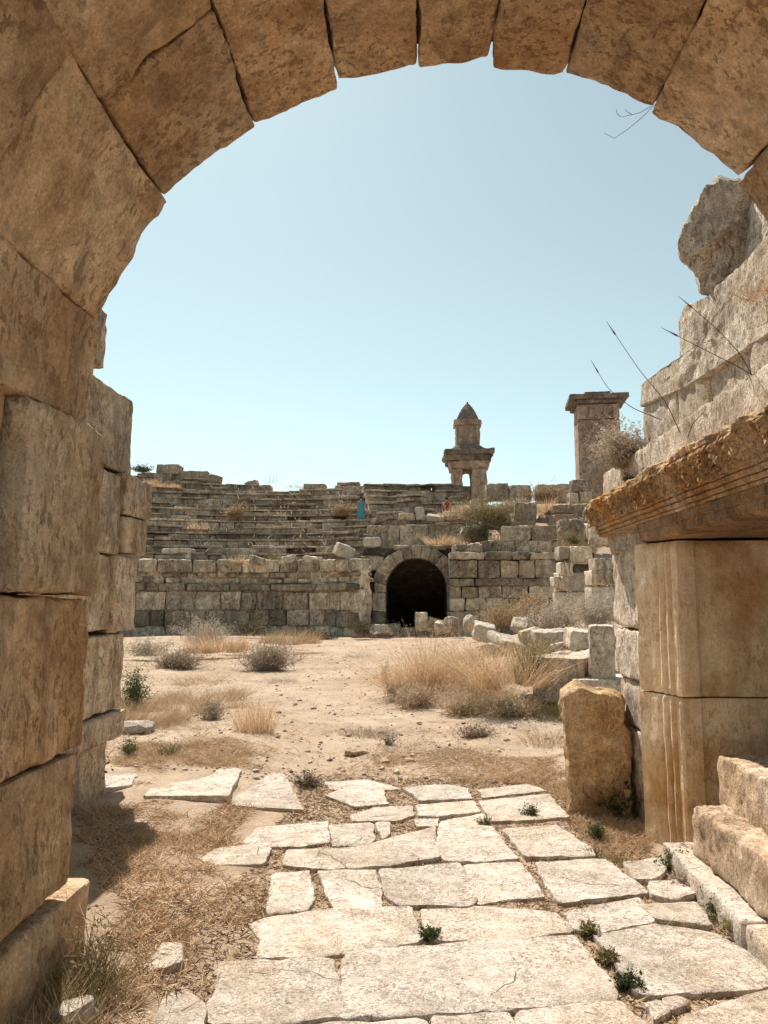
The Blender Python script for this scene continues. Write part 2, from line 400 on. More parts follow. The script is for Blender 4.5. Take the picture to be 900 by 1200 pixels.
# left jamb: courses (z0, z1, [(y0, y1, x face)])
zj = [.40, .97, 1.605, ZS+.0]
print('JAMB', JL, JR, ZS)
def jl(px, py): return float(at_x(px, py, JL)[1])
left_courses = [(.44, .97, [(1.62, jl(88, 960))], .0), (.975, 1.605, [(1.5, jl(103, 790))], -.005), (1.61, ZS-.02, [(jl(13, 600), jl(108, 620)), (1.3, jl(13, 600)-.01)], .012)]
for k, (z0, z1, segs, dx) in enumerate(left_courses):
    for q, (y0, y1) in enumerate(segs):
        mb = MB()
        xf = JL+dx+(.035 if q == 0 and k == 2 else 0)-(.05 if q == 1 and k == 2 else 0)
        boxb(mb, xf-.72, xf, y0, y1, z0+.004, z1-.004, r=.022, amp=.013, res=.03, seed=210+k*5+q, fr=5)
        put('jamb_block', mb, ST_ARCH, arch)
mb = MB(); boxb(mb, JL-.8, JL+.0, 1.6, jl(106, 1055), -.2, .40, r=.03, amp=.016, res=.045, seed=231); put('plinth_block', mb, ST_ARCH, arch)
mb = MB(); boxb(mb, JL-.8, JL-.04, 1.2, 1.59, -.2, .43, r=.03, amp=.014, res=.07, seed=232); put('plinth_block', mb, ST_ARCH, arch)
for k, (z0, z1) in enumerate(((-.2, .5), (.51, 1.08), (1.09, 1.62), (1.63, ZS-.02))):
    yy = [1.2, 2.0+.3*(k % 2), 2.97]
    for q in range(2):
        mb = MB(); boxb(mb, JR, JR+.7, yy[q], yy[q+1]-.01, z0, z1, r=.03, amp=.012, res=.06, seed=240+k*3+q); put('jamb_block', mb, ST_ARCH, arch)
for xa in (JL-.62, JR+.1):
    mb = MB(); boxb(mb, xa, xa+.52, 1.5, 2.75, -.1, ZS+.1, r=.02, amp=.005, res=.4, seed=251); put('mortar_core', mb, ST_CORE, arch)

# ------------------------------------------------------------------ ruined wall beyond the arch, left side
XL = -2.5
lw = thing('ruined_block_wall', 'stepped ruined wall of big tan blocks just beyond the arch at left', 'wall', (XL-.3, 5., 0))
def wl(px): return at_x(px, 600, XL)[1]
lw_blocks = [  # y0, y1, z0, z1, dx
 (4.4, wl(116), at_x(116, 428, XL)[2], at_x(116, 358, XL)[2], 0),
 (3.2, 4.39, 3.42, 3.95, -.02),
 (4.9, wl(151), at_x(150, 557, XL)[2]+.005, at_x(150, 466, XL)[2], .0),
 (3.2, 4.89, 2.62, 3.41, .01),
 (4.6, wl(139), at_x(138, 651, XL)[2]+.005, at_x(140, 558, XL)[2], .015),
 (wl(139.5), wl(172), at_x(170, 612, XL)[2]+.005, at_x(172, 567, XL)[2], .05),
 (wl(140.), wl(168), at_x(168, 652, XL)[2]+.005, at_x(170, 612, XL)[2]-.004, .04),
 (3.2, 4.59, 1.98, 2.61, .0),
 (4.7, wl(133), at_x(133, 738, XL)[2]+.005, at_x(133, 651, XL)[2]-.004, .0),
 (wl(133.5), wl(160), at_x(158, 738, XL)[2]+.005, at_x(160, 654, XL)[2]-.004, .03),
 (3.2, 4.69, 1.34, 1.97, .01),
 (4.2, wl(152), at_x(150, 826, XL)[2]+.005, at_x(150, 740, XL)[2]-.004, .0),
 (3.2, 4.19, .68, 1.33, .0),
 (4.5, wl(150), at_x(148, 858, XL)[2]+.005, at_x(150, 828, XL)[2]-.004, .04),
 (4.5, wl(137), -.2, at_x(137, 858, XL)[2]-.004, .0),
 (3.2, 4.49, -.2, .67, -.01)]
for i, (y0, y1, z0, z1, dx) in enumerate(lw_blocks):
    mb = MB(); boxb(mb, XL-.6, XL+dx, y0, y1, z0, z1, r=.018, amp=.013, res=.04, seed=300+i, fr=5)
    put('wall_block', mb, ST_WALL, lw)
mb = MB(); boxb(mb, XL-.5, XL-.08, 3.3, 5.6, -.1, 3.3, r=.02, amp=.005, res=.4, seed=330); put('mortar_core', mb, ST_CORE, lw)

# ------------------------------------------------------------------ doorway wall on the right
dw = thing('ruined_doorway_wall', 'ruined doorway wall on the right with a carved leaf cornice over a moulded jamb', 'wall', (1.9, 5.0, 0))
DX = 1.62
def extrude_z(sec, z0, z1, nz, seed, amp=.006, res=.012):
    S = resample(sec, res); zz = np.linspace(z0, z1, nz); G = np.zeros((nz, len(S), 3)); G[:, :, :2] = S[None]; G[:, :, 2] = zz[:, None]
    P = G.reshape(-1, 3); c = P.mean(0)
    n = P-c; n[:, 2] = 0; n /= np.linalg.norm(n, axis=1, keepdims=True)
    d = fbm(P+seed, 5., seed, 4)*amp
    ed = np.minimum(P[:, 2]-z0, z1-P[:, 2]); d -= np.clip(.016-ed, 0, 1)*.7*(1+.8*fbm(P+seed, 8, seed+2, 2))
    P = P+n*d[:, None]
    mb = MB(); loft(mb, P.reshape(nz, -1, 3)); return mb
sec = [(1.53, 5.26), (1.512, 5.245), (1.585, 5.085), (1.60, 5.075), (1.622, 5.065), (1.622, 5.045), (1.600, 5.035), (1.598, 5.015), (1.612, 5.0), (1.640, 4.995), (1.642, 4.975), (1.622, 4.968), (1.624, 4.945), (1.655, 4.938), (1.656, 4.918), (1.644, 4.91), (1.652, 4.865), (1.664, 4.852),
       (1.775, 4.848), (1.783, 4.868), (2.26, 4.868), (2.28, 4.878), (2.28, 5.25)]
put('door_jamb', extrude_z(sec, -.05, .965, 40, 11), ST_DOOR, dw)
put('door_jamb', extrude_z(sec, .975, 1.965, 40, 12, amp=.008), ST_DOOR, dw)
sec2 = [(2.30, 4.9), (2.30, 5.3), (3.2, 5.3), (3.2, 4.9)]
put('inner_wall', extrude_z(sec2, -.05, 2.3, 14, 14, res=.1), ST_WALL, dw)
mb = MB(); boxb(mb, 2.75, 3.1, 2.8, 4.88, -.1, 2.5, r=.02, amp=.01, res=.1, seed=340); put('inner_wall', mb, ST_WALL, dw)
# masonry beyond the jamb, down to the broken end of the wall
XW = 1.63
def wr(px): return at_x(px, 700, XW)[1]
rb = [(5.26, wr(719), 1.37, 1.985, 0, 0), (5.26, wr(721), .98, 1.36, .02, 0), (5.26, wr(723), .62, .975, .0, 0), (5.26, wr(722), -.2, .61, .02, 0)]
for i, (y0, y1, z0, z1, dx, _) in enumerate(rb):
    mb = MB(); boxb(mb, XW-dx*.7, XW+.6, y0, y1, z0+.004, z1-.004, r=.025, amp=.016, res=.04, seed=350+i); put('wall_block', mb, ST_GREY, dw)
# lintel with its plain bands (profile in x, z swept along y)
def sweep(profile, y0, y1, ny, seed, amp=.005, res=.015, endnoise=.0, fn=None):
    S = resample(profile, res); yy = np.linspace(y0, y1, ny); G = np.zeros((ny, len(S), 3)); G[:, :, 0] = S[None, :, 0]; G[:, :, 2] = S[None, :, 1]; G[:, :, 1] = yy[:, None]
    P = G.reshape(-1, 3)
    P[:, 0] += fbm(P+seed, 6, seed, 4)*amp; P[:, 2] += fbm(P+seed+9, 6, seed+4, 4)*amp
    if fn is not None: P = fn(P)
    mb = MB(); loft(mb, P.reshape(ny, -1, 3)); return mb
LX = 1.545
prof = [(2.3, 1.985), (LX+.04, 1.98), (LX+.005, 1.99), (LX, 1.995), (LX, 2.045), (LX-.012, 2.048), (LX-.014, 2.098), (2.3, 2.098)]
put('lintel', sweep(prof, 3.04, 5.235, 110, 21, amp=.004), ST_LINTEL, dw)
prof = [(2.3, 1.955), (XW-.0, 1.95), (XW-.03, 1.965), (XW-.035, 2.05), (XW-.05, 2.06), (XW-.055, 2.15), (2.3, 2.15)]
put('lintel', sweep(prof, 5.24, 6.22, 34, 22, amp=.014), ST_GREY, dw)
# carved cornice: mouldings below, leaf relief above, ragged lip
full = [(2.3, 2.10), (LX, 2.10), (LX-.02, 2.102), (LX-.023, 2.118), (LX-.010, 2.122), (LX-.034, 2.128), (LX-.040, 2.146), (LX-.026, 2.150), (LX-.052, 2.158), (LX-.058, 2.176), (LX-.046, 2.181), (LX-.066, 2.19),
        (LX-.072, 2.23), (LX-.088, 2.28), (LX-.112, 2.33), (LX-.125, 2.345), (LX-.135, 2.35), (LX-.135, 2.375), (LX-.115, 2.39), (LX+.1, 2.395), (2.3, 2.395)]
def leafy(P):
    z = P[:, 2]; y = P[:, 1]
    f = np.clip((z-2.195)/.012, 0, 1)*np.clip((2.348-z)/.008, 0, 1)*(P[:, 0] < 1.6)
    Q = P.copy(); v = (z-2.19)/.155
    yy_ = y+.022*vnoise(Q, 9, 3)+.03*(v-.5)*vnoise(Q*np.array([0, 1, 0]), 5, 4)
    t = yy_/.15; k = np.floor(t); u = t-k-.5
    wid = .485-.20*np.abs(v-.45)**1.2
    body = np.clip((wid-np.abs(u))/.03, 0, 1)
    sv = v*4.2-np.abs(u)*4.6+.25*vnoise(Q, 11, 6); lo = 1-4*(sv-np.floor(sv)-.5)**2
    rib = np.clip(1-np.abs(u)/.05, 0, 1)
    worn = np.clip(.6+1.4*vnoise(Q, 3.1, 12), .15, 1)
    h = f*(worn*(.018*body+.046*(lo-.35)*body+.018*rib+.03*np.clip(v-.72, 0, 1)*body-.06*(1-body))+.014*vnoise(Q, 26, 9)+.010*vnoise(Q, 55, 10))
    n = np.array([-.8, 0, -.55])
    P = P+n[None]*h[:, None]
    lip = np.clip((z-2.345)/.02, 0, 1)*(P[:, 0] < 1.5)
    P[:, 0] += lip*(.03*fbm(P*np.array([0, 1, 0]), 7, 31, 4)+.012)
    P[:, 2] += lip*.012*fbm(P*np.array([0, 1, 0]), 9, 37, 3)
    e = np.clip((y-6.1)/.2, 0, 1)        # broken far end
    P[:, 1] -= e*.06*fbm(P*np.array([1, 0, 1]), 9, 41, 3)
    return P
put('cornice', sweep(full, 3.03, 6.26, 860, 23, amp=.003, res=.0055, fn=leafy), ST_RUST, dw)
# parapet courses above the cornice
def pz(px, py, X): return at_x(px, py, X)
XP = 1.62
pb = []
y_ = 3.02
for i, (y0, y1) in enumerate(((3.02, 4.32), (4.33, 5.35), (5.36, pz(705, 560, XP)[1]))):
    mb = MB(); boxb(mb, XP+.004*i, XP+.55, y0, y1, 2.38, 2.68, r=.018, amp=.013, res=.04, seed=400+i); put('parapet_block', mb, ST_GREY, dw)
XQ = 1.80
for i, (y0, y1, zt_) in enumerate(((3.02, 3.55, 2.93), (3.56, 3.93, 2.95), (3.94, 4.55, 2.98), (4.56, 5.1, 3.03), (5.11, 5.9, 3.10))):
    mb = MB(); boxb(mb, XQ+random.uniform(-.03, .03), XQ+.5, y0, y1, 2.695, zt_, r=.02, amp=.014, res=.045, seed=410+i); put('parapet_block', mb, ST_GREY, dw)
XS = 1.78
def yS(px): return at_x(px, 480, XS)[1]
# worn upper block, higher towards the camera
op = [(748,478),(750,452),(770,436),(794,420),(796,376),(804,356),(828,344),(864,312),(900,274),(930,246),(930,372),(900,392),(864,416),(832,436),(800,456)]
oq = np.array([at_x(x, y, XS)[1:] for x, y in op])
mb = MB(); plate(mb, oq, lambda q, d: np.stack([XS+d, q[:, 0], q[:, 1]], 1), .55, r=.03, amp=.02, seed=430, step=.03, rings=22, fr=5.)
put('parapet_block', mb, ST_GREY, dw)
mb = MB(); boxb(mb, 1.75, 2.25, 3.1, 6.2, 1.9, 3.2, r=.02, amp=.004, res=.5, seed=440)
mb = MB(); boxb(mb, 1.95, 2.2, 3.1, 5.8, 2.2, 2.95, r=.02, amp=.004, res=.5, seed=441); put('mortar_core', mb, ST_CORE, dw)

# loose stones on that wall
BD = 4.45
oq = np.array([at_y(x, y, BD)[[0, 2]] for x, y in ((799,290),(806,258),(816,232),(842,207),(876,210),(886,232),(890,284),(872,318),(838,350),(819,345),(813,322),(801,306))])
xc = at_y(846, 260, BD)[0]
cq = oq.mean(0)
def bmap(q, d):
    y = BD+d+.75*np.maximum(xc-q[:, 0], 0)+.12*np.maximum(q[:, 0]-xc, 0)-.08; k = (1-.12*d/.42)[:, None]
    q = cq+(q-cq)*k; sc_ = y/BD
    return np.stack([q[:, 0]*sc_, y, EYE+(q[:, 1]-EYE)*sc_], 1)
mb = MB(); plate(mb, oq, bmap, .42, r=.012, amp=.034, seed=450, step=.018, rings=14, fr=8., soft=False)
put('loose_boulder', mb, ST_GREY, label='rough jagged boulder perched on the right wall top against the sky', cat='boulder')
c = at_y(893, 300, 4.3)
mb = MB(); rot_box(mb, (c[0]+.17, 4.25, c[2]+.0), (.5, .5, .95), rot=(R(2), R(10), R(-6)), r=.05, amp=.03, res=.04, seed=451, fr=4)
put('loose_block', mb, ST_GREY, label='smooth grey block on the right wall top, half behind the arch edge', cat='stone block')

# stones standing in front of the doorway wall
def upright(mb, c0, w, d, h, seed, yaw, top=.25):
    c0 = np.array(c0)
    def f(u, v, w_):
        x = (u-.5)*w*(1-.07*w_**3)+.02*np.sin(w_*4); y = (v-.5)*d*(1-.2*w_); z = w_*h*(1-.045*np.maximum(u-.25, 0)*2*w_-.05*np.maximum(.3-u, 0)*3*w_)
        a = yaw; return np.stack([c0[0]+x*math.cos(a)-y*math.sin(a), c0[1]+x*math.sin(a)+y*math.cos(a)+.06*w_*h, c0[2]+z], 1)
    block(mb, f, (w, d, h), r=.03, amp=.042, res=.022, seed=seed, fr=3.8)
b0 = at_z(705, 955, 0.0)
mb = MB(); upright(mb, (b0[0], b0[1]+.12, -.15), .46, .30, 1.06, 460, R(-8))
put('upright_rock', mb, ST_ROCK, label='ochre upright rock slab with a rounded top leaning beside the door jamb', cat='rock')
# stepped block by the threshold
sb = thing('stepped_block', 'pale stone block cut into two steps, standing on the threshold at right', 'stone block', (1.95, 4.0, .1))
mb = MB(); boxb(mb, 1.58, 2.05, 3.15, 4.55, .13, .41, r=.022, amp=.016, res=.026, seed=470, fr=7); put('lower_step', mb, ST_STEP, sb)
mb = MB(); boxb(mb, 1.76, 2.5, 3.1, 4.60, .25, .68, r=.022, amp=.018, res=.026, seed=471, fr=7); put('upper_step', mb, ST_STEP, sb)
# threshold kerb
for i, (y0, y1, lb) in enumerate(((3.66, 4.78, 'long white threshold kerb stone under the moulded door jamb'), (2.2, 3.645, 'white threshold kerb stone at the right edge, in front of the stepped block'))):
    mb = MB(); boxb(mb, 1.475+.012*i, 1.85, y0, y1, -.1, .125-.008*i, r=.018, amp=.008, res=.04, seed=480+i); put('kerb_stone', mb, ST_PAVE, label=lb, cat='kerb stone', group='threshold kerb stones')
# squared stones further along the right side
def on_ground(px, py, z=0.): return at_z(px, py, z)
g1 = at_y(666, 822, 10.4)
mb = MB(); rot_box(mb, (g1[0], 10.75, g1[2]+.27), (.72, .62, .62), rot=(0, 0, R(-24)), r=.02, amp=.012, res=.04, seed=490); put('squared_block', mb, ST_GREY, label='squared grey block lying beyond the ochre rock, at the edge of the tall grass', cat='stone block')
g2 = at_y(709, 800, 10.2)
mb = MB(); rot_box(mb, (g2[0]+.02, 10.4, g2[2]+.36), (.32, .34, .78), rot=(0, 0, R(-10)), r=.025, amp=.014, res=.04, seed=491); put('upright_block', mb, ST_GREY, label='small upright grey post block against the broken wall end', cat='stone block')
mb = MB(); rot_box(mb, (g2[0]+.1, 10.5, g2[2]-.2), (1.0, .8, .5), rot=(0, 0, R(-6)), r=.03, amp=.02, res=.06, seed=492); put('base_block', mb, ST_GREY, label='low pale block underneath the small upright post block', cat='stone block')
# ------------------------------------------------------------------ ground
def sm(a, b, x): t = np.clip((x-a)/(b-a), 0, 1); return t*t*(3-2*t)
def gz(x, y):
    """height of the ground"""
    x = np.asarray(x, float); y = np.asarray(y, float)
    P = np.stack([x, y, 0*x], -1).reshape(-1, 3)
    n = (fbm(P, .5, 61, 3)*.03+fbm(P, 2.3, 62, 3)*.012+fbm(P, 9., 63, 3)*.006).reshape(x.shape)
    pave = (1-sm(6.9, 7.4, y))*sm(-1.4, -.8, x)*(1-sm(1.9, 2.2, x))
    z = n*(1-.8*pave)-.0*pave
    z = z+.13*(1-sm(-1.35, -.7, x))*(1-sm(3.6, 5.2, y))*sm(1.5, 2.6, y)       # earth heaped by the left plinth
    z = z+.10*sm(-1.0, -2.2, x)*sm(5, 7, y)*(1-sm(9, 12, y))
    z = z+1.0*np.exp(-(((x-5.2)/3.2)**2+((y-20)/6.)**2))                      # mound of rubble at right
    z = z+.35*np.exp(-(((x-1.4)/1.6)**2+((y-13.5)/2.6)**2))
    return z
def lin(a, b, s): return np.linspace(a, b, int(round((b-a)/s))+1)
gx = np.concatenate([-np.geomspace(9, 900, 40)[::-1], lin(-8.9, 8.9, .085), np.geomspace(9, 900, 40)])
gy = np.concatenate([-np.geomspace(4, 600, 24)[::-1], lin(-3.9, -.1, .4), lin(0, 12, .08), lin(12.15, 36, .2), np.geomspace(37, 1200, 40)])
X, Y = np.meshgrid(gx, gy, indexing='ij')
Z = gz(X, Y)
idx = np.arange(X.size).reshape(X.shape)
q = np.stack([idx[:-1, :-1], idx[1:, :-1], idx[1:, 1:], idx[:-1, 1:]], -1).reshape(-1, 4)
mb = MB(); mb.add(np.stack([X, Y, Z], -1).reshape(-1, 3), [q])
m, nt, b = mk('dry_earth'); g = NT(nt); P = g.coords(False)
n1 = g.noise(P, .55, 6, .6, .4); n2 = g.noise(P, 4., 8, .68); n3 = g.noise(P, 38., 6, .7)
col = g.ramp(n1, [(.32, (.33, .235, .155)), (.5, (.41, .305, .215)), (.68, (.46, .36, .265))])
col = g.mix(1., col, g.ramp(n2, [(.28, (.66, .62, .58)), (.5, (1, 1, 1)), (.72, (1.22, 1.2, 1.18))]), 'MULTIPLY')
col = g.mix(g.rng(n3, .56, .66, 0, .7), col, (.27, .19, .125))
col = g.mix(g.rng(g.noise(P, 60., 4, .65), .58, .66, 0, .7), col, (.64, .54, .43))
cell = g.voro(P, 22., 'F1'); col = g.mix(g.rng(cell, .12, .2, .4, 0.), col, (.60, .5, .4))
g.put(b.inputs['Base Color'], col)
h = g.m('ADD', g.m('MULTIPLY', n2, 1.), g.m('MULTIPLY', n3, .5)); h = g.m('ADD', h, g.m('MULTIPLY', g.rng(cell, 0, .25, 1, 0), .35)); h = g.m('ADD', h, g.m('MULTIPLY', g.noise(P, 120, 3), .25))
bp = g.n('ShaderNodeBump'); bp.inputs['Distance'].default_value = .03; g.put(bp.inputs['Height'], h); g.put(b.inputs['Normal'], bp.outputs[0])
EARTH = m
put('ground', mb, EARTH, kind='structure')
def gp(px, py, z0=0.):
    p = at_z(px, py, z0)
    for _ in range(5):
        p = at_z(px, py, float(gz(p[0], p[1])))
    return p

# loose gravel on the path
rs = np.random.RandomState(5)
n = 5200
yy = 6.6+rs.uniform(0, 1, n)**1.6*20; xx = rs.normal(-.6, 1.3+yy*.06, n)
sz = rs.gamma(1.2, .0075, n).clip(.005, .05)
o8 = np.array([[1,0,0],[-1,0,0],[0,1,0],[0,-1,0],[0,0,.7],[0,0,-.7]], float); of = np.array([[0,2,4],[2,1,4],[1,3,4],[3,0,4],[2,0,5],[1,2,5],[3,1,5],[0,3,5]])
zz = gz(xx, yy)
V = o8[None]*sz[:, None, None]*rs.uniform(.5, 1.3, (n, 6, 1))
an = rs.uniform(0, 6.28, n); V = np.stack([V[..., 0]*np.cos(an)[:, None]-V[..., 1]*np.sin(an)[:, None], V[..., 0]*np.sin(an)[:, None]+V[..., 1]*np.cos(an)[:, None], V[..., 2]], -1)
V = V+np.stack([xx, yy, zz+sz*.2], 1)[:, None]
mb = MB(); mb.add(V.reshape(-1, 3), [((np.arange(n)*6)[:, None, None]+of[None]).reshape(-1, 3)])
PEB = stone('pebble', (.42, .32, .24), (.52, .41, .32), (.6, .5, .4), tone=.25, speck=.2, streak=.1, bump=.005)
put('gravel', mb, PEB, smooth=False, kind='stuff', label='small loose gravel scattered over the dusty path', cat='gravel')

# ------------------------------------------------------------------ paving slabs, each a stone of its own
slabs = [
 ([(168,940),(200,908),(283,906),(268,939)], 'pale slab at the far left edge of the paving, left of the straight seam'),
 ([(286,906),(333,907),(355,947),(271,942)], 'pale slab at the far left of the paving, right of the straight seam'),
 ([(383,930),(400,923),(448,923),(455,940),(417,943)], 'small slab in the far rows, right behind the dark twiggy plant'),
 ([(382,914),(430,911),(469,921),(428,924),(390,922)], 'thin dusty slab in the farthest row, half under the path earth'),
 ([(471,922),(523,919),(547,924),(552,935),(492,937),(486,929)], 'slab in the far row with a ragged left side, middle of the paving'),
 ([(490,943),(553,938),(563,950),(513,955),(492,955)], 'narrow strip slab just left of the green tuft slab'),
 ([(412,953),(440,944),(483,942),(485,953),(467,959),(417,960)], 'low wide slab behind the small cracked square slab'),
 ([(561,937),(643,928),(667,955),(615,959),(577,960)], 'square slab near the ochre rock with a green tuft at its near edge'),
 ([(387,965),(437,962),(438,980),(430,988),(390,988)], 'small squarish slab with a crack across it in the third row'),
 ([(440,962),(457,962),(457,975),(448,980)], 'tiny upright filler slab between two small slabs'),
 ([(488,958),(513,957),(512,965),(490,965)], 'smallest filler slab behind the cracked middle slab'),
 ([(517,961),(566,952),(606,1004),(567,1008),(523,1007),(510,990)], 'long cracked slab running away from the camera in the middle'),
 ([(332,1012),(338,994),(415,992),(460,980),(508,968),(513,1003),(447,1013),(385,1017)], 'long irregular slab reaching left from the cracked middle slab'),
 ([(374,1020),(440,1017),(447,1055),(441,1061),(392,1064),(386,1045)], 'square slab right of the dry grass gap and the small lone slab'),
 ([(315,1060),(318,1024),(362,1020),(366,1050),(358,1063),(314,1067)], 'small lone slab left of the dry grass gap'),
 ([(447,1017),(538,1010),(557,1053),(547,1060),(467,1058),(455,1047)], 'square slab in the middle with a pitted patch at its centre'),
 ([(544,1010),(610,1007),(638,1047),(560,1055)], 'neat square slab with a deep open joint along its near side'),
 ([(590,970),(653,965),(693,993),(695,1000),(617,1003)], 'smooth slab just in front of the green tuft slab, at right'),
 ([(627,1008),(709,1004),(757,1043),(655,1055)], 'wide smooth slab at right, in front of the weed clump near the jamb'),
 ([(293,1080),(315,1072),(400,1064),(481,1060),(491,1100),(440,1110),(385,1115),(300,1119),(308,1100)], 'long pale slab at left with a green tuft at its right corner'),
 ([(494,1064),(560,1060),(650,1066),(668,1088),(600,1097),(525,1100),(505,1097)], 'flat wide slab right of the green tuft, behind the largest slab'),
 ([(403,1122),(412,1113),(490,1107),(580,1100),(672,1094),(720,1160),(715,1170),(560,1180),(400,1190),(405,1165)], 'largest pale pitted slab, at the bottom centre of the paving'),
 ([(255,1125),(385,1119),(396,1152),(398,1187),(336,1194),(247,1196),(245,1174),(256,1152)], 'rectangular slab left of the largest slab, split from it by an earth gap'),
 ([(163,1205),(175,1178),(211,1168),(236,1186),(236,1212),(165,1216)], 'rounded slab corner at the bottom left amid dry grass'),
 ([(172,1152),(190,1123),(211,1125),(217,1144),(192,1152)], 'small broken white slab lying in the dry grass at left'),
 ([(237,1010),(255,997),(302,990),(317,995),(309,1012),(256,1016)], 'rough broken slab with a crumbling left end, set in dry grass'),
 ([(288,985),(300,968),(383,961),(385,984),(351,990),(294,990)], 'slab at the left edge, behind the rough broken slab'),
 ([(661,1066),(747,1050),(768,1072),(762,1078),(697,1090),(676,1085)], 'slab at right with a layered flaking surface'),
 ([(695,1093),(765,1080),(835,1090),(905,1128),(905,1150),(854,1158),(779,1161),(750,1160)], 'big smooth slab at the right, nearest the kerb stones'),
 ([(733,1010),(778,1004),(780,1018),(767,1028),(745,1028)], 'small slab beside the weed clump by the kerb'),
 ([(760,1033),(802,1030),(815,1045),(790,1053),(766,1046)], 'small uneven slab just behind the weeds along the kerb'),
 ([(755,1060),(815,1056),(834,1082),(770,1074)], 'narrow slab along the kerb with a short dark crack'),
 ([(800,1192),(880,1163),(910,1157),(918,1230),(815,1230)], 'slab corner cut off by the bottom right corner of the view'),
 ([(605,1185),(680,1175),(725,1172),(762,1202),(775,1230),(610,1230)], 'slab at the bottom edge, right of the earth filled gap'),
 ([(507,1187),(595,1183),(607,1200),(612,1230),(510,1230)], 'slab at the bottom edge, middle one below the largest slab'),
 ([(395,1193),(495,1187),(505,1200),(508,1230),(350,1230),(345,1200)], 'slab at the bottom edge, below the left half of the largest slab'),
 ([(755,1172),(773,1169),(785,1180),(767,1192)], 'small grey filler stone in the bottom right joint, left one'),
 ([(778,1168),(796,1165),(805,1172),(788,1179)], 'small grey filler stone in the bottom right joint, right one'),
 ([(106,935),(128,912),(163,910),(152,930)], 'broken slab by the foot of the ruined left wall'),
 ([(560,922),(620,916),(640,924),(566,932)], 'dusty sunken slab behind the green tuft slab'),
]
def slab(poly, seed, z):
    rs = np.random.RandomState(seed)
    P = np.array([at_z(x, y, .03)[:2] for x, y in poly])
    c0 = P.mean(0); P = c0+(P-c0)*1.0+(P-c0)/np.linalg.norm(P-c0, axis=1, keepdims=True)*.016
    # clip sharp corners
    Q = []
    n = len(P)
    for i in range(n):
        a, b_, c = P[i-1], P[i], P[(i+1) % n]
        la, lc = np.linalg.norm(a-b_), np.linalg.norm(c-b_); k = rs.uniform(.006, .03)
        Q += [b_+(a-b_)/la*min(k, la*.3), b_+(c-b_)/lc*min(k, lc*.3)]
    B = resample(np.array(Q), .022)
    B3 = np.c_[B, np.zeros(len(B))]
    cen = B.mean(0); d = B-cen; d /= np.linalg.norm(d, axis=1, keepdims=True)
    B = B+d*(fbm(B3+seed, 4., seed, 4)*.010+fbm(B3+seed, 16., seed+3, 4)*.008)[:, None]
    mb = MB(); m_ = len(B); tx, ty = rs.normal(0, .006, 2)
    dist = np.linalg.norm(B-cen, axis=1, keepdims=True)
    def ring(inset, zz):
        Pn = cen+(B-cen)*(1-inset/dist)
        hz = z+tx*(Pn[:, 0]-cen[0])+ty*(Pn[:, 1]-cen[1])+zz
        return np.c_[Pn, hz]
    chip = np.clip(.005+.008*fbm(B3+seed, 9., seed+8, 3), .002, .03)[:, None]
    rings = [ring(-.004, -.10), ring(0, -.022), ring(chip*.4, -.005), ring(chip*1.3, -.0005)]
    for f in np.linspace(.08, .93, 14):
        Pn = cen+(B-cen)*(1-chip*1.3/dist)*(1-f)
        N = np.c_[Pn, np.zeros(m_)]
        hz = z+tx*(Pn[:, 0]-cen[0])+ty*(Pn[:, 1]-cen[1])+(fbm(N, 2.2, 71, 3)*.005+fbm(N, 11., 72, 3)*.003)*min(1, f*4)
        rings.append(np.c_[Pn, hz])
    V = np.concatenate(rings+[[[cen[0], cen[1], z]]]); fs = []
    for k in range(len(rings)-1):
        a = k*m_+np.arange(m_); a1 = k*m_+(np.arange(m_)+1) % m_; fs.append(np.stack([a, a1, a1+m_, a+m_], 1))
    k = len(rings)-1; a = k*m_+np.arange(m_); a1 = k*m_+(np.arange(m_)+1) % m_
    fs.append(np.stack([a, a1, np.full(m_, len(V)-1)], 1))
    mb.add(V, [np.concatenate(fs[:-1]), fs[-1]]); return mb
rsl = np.random.RandomState(3)
SLABS = []
for i, (poly, lb) in enumerate(slabs):
    z = .023+rsl.uniform(-.007, .007)
    if lb.startswith(('thin dusty', 'dusty sunken')): z = .012
    P = np.array([at_z(x, y, .03)[:2] for x, y in poly]); SLABS.append(P)
    z += max(0., float(gz(P[:, 0].mean(), P[:, 1].mean()))-.005)
    put('paving_slab', slab(poly, 500+i, z), ST_PAVE, label=lb, cat='paving slab', group='worn limestone paving slabs of the passage')

def inside(xy):
    r = np.zeros(len(xy), bool)
    for P in SLABS:
        c = np.zeros(len(xy), bool); j = len(P)-1
        for i in range(len(P)):
            a, b_ = P[i], P[j]
            t = ((a[1] > xy[:, 1]) != (b_[1] > xy[:, 1]))
            xx_ = (b_[0]-a[0])*(xy[:, 1]-a[1])/(b_[1]-a[1]+1e-12)+a[0]
            c ^= t & (xy[:, 0] < xx_); j = i
        r |= c
    return r
# stones lying on the near ground
def stone_at(px, py, w, d, h, seed, label, mat=None, name='loose_stone', rot=None, sink=.25, group='loose stones on the ground'):
    p = gp(px, py); mb = MB(); boulder(mb, (p[0], p[1], p[2]+h*(.5-sink)), (w, d, h), seed, rot=seed if rot is None else rot)
    return put(name, mb, mat or ST_GREY, label=label, cat='stone', group=group)
stone_at(90, 1196, .15, .11, .08, 601, 'rounded pale stone by the dry weeds at the bottom left corner', ST_PAVE)
stone_at(160, 1058, .05, .05, .04, 602, 'tiny pale stone in the dry grass right of the left plinth', ST_PAVE)
stone_at(158, 858, .42, .26, .16, 603, 'flat whitish stone in the dry grass by the left wall end', ST_PAVE)
stone_at(417, 884, .24, .16, .09, 604, 'brown clod like stone on the dusty path, left of two dark ones', ST_WALL)
stone_at(450, 893, .14, .1, .05, 605, 'small dark stone in front of the brown clod on the path', ST_WALL)
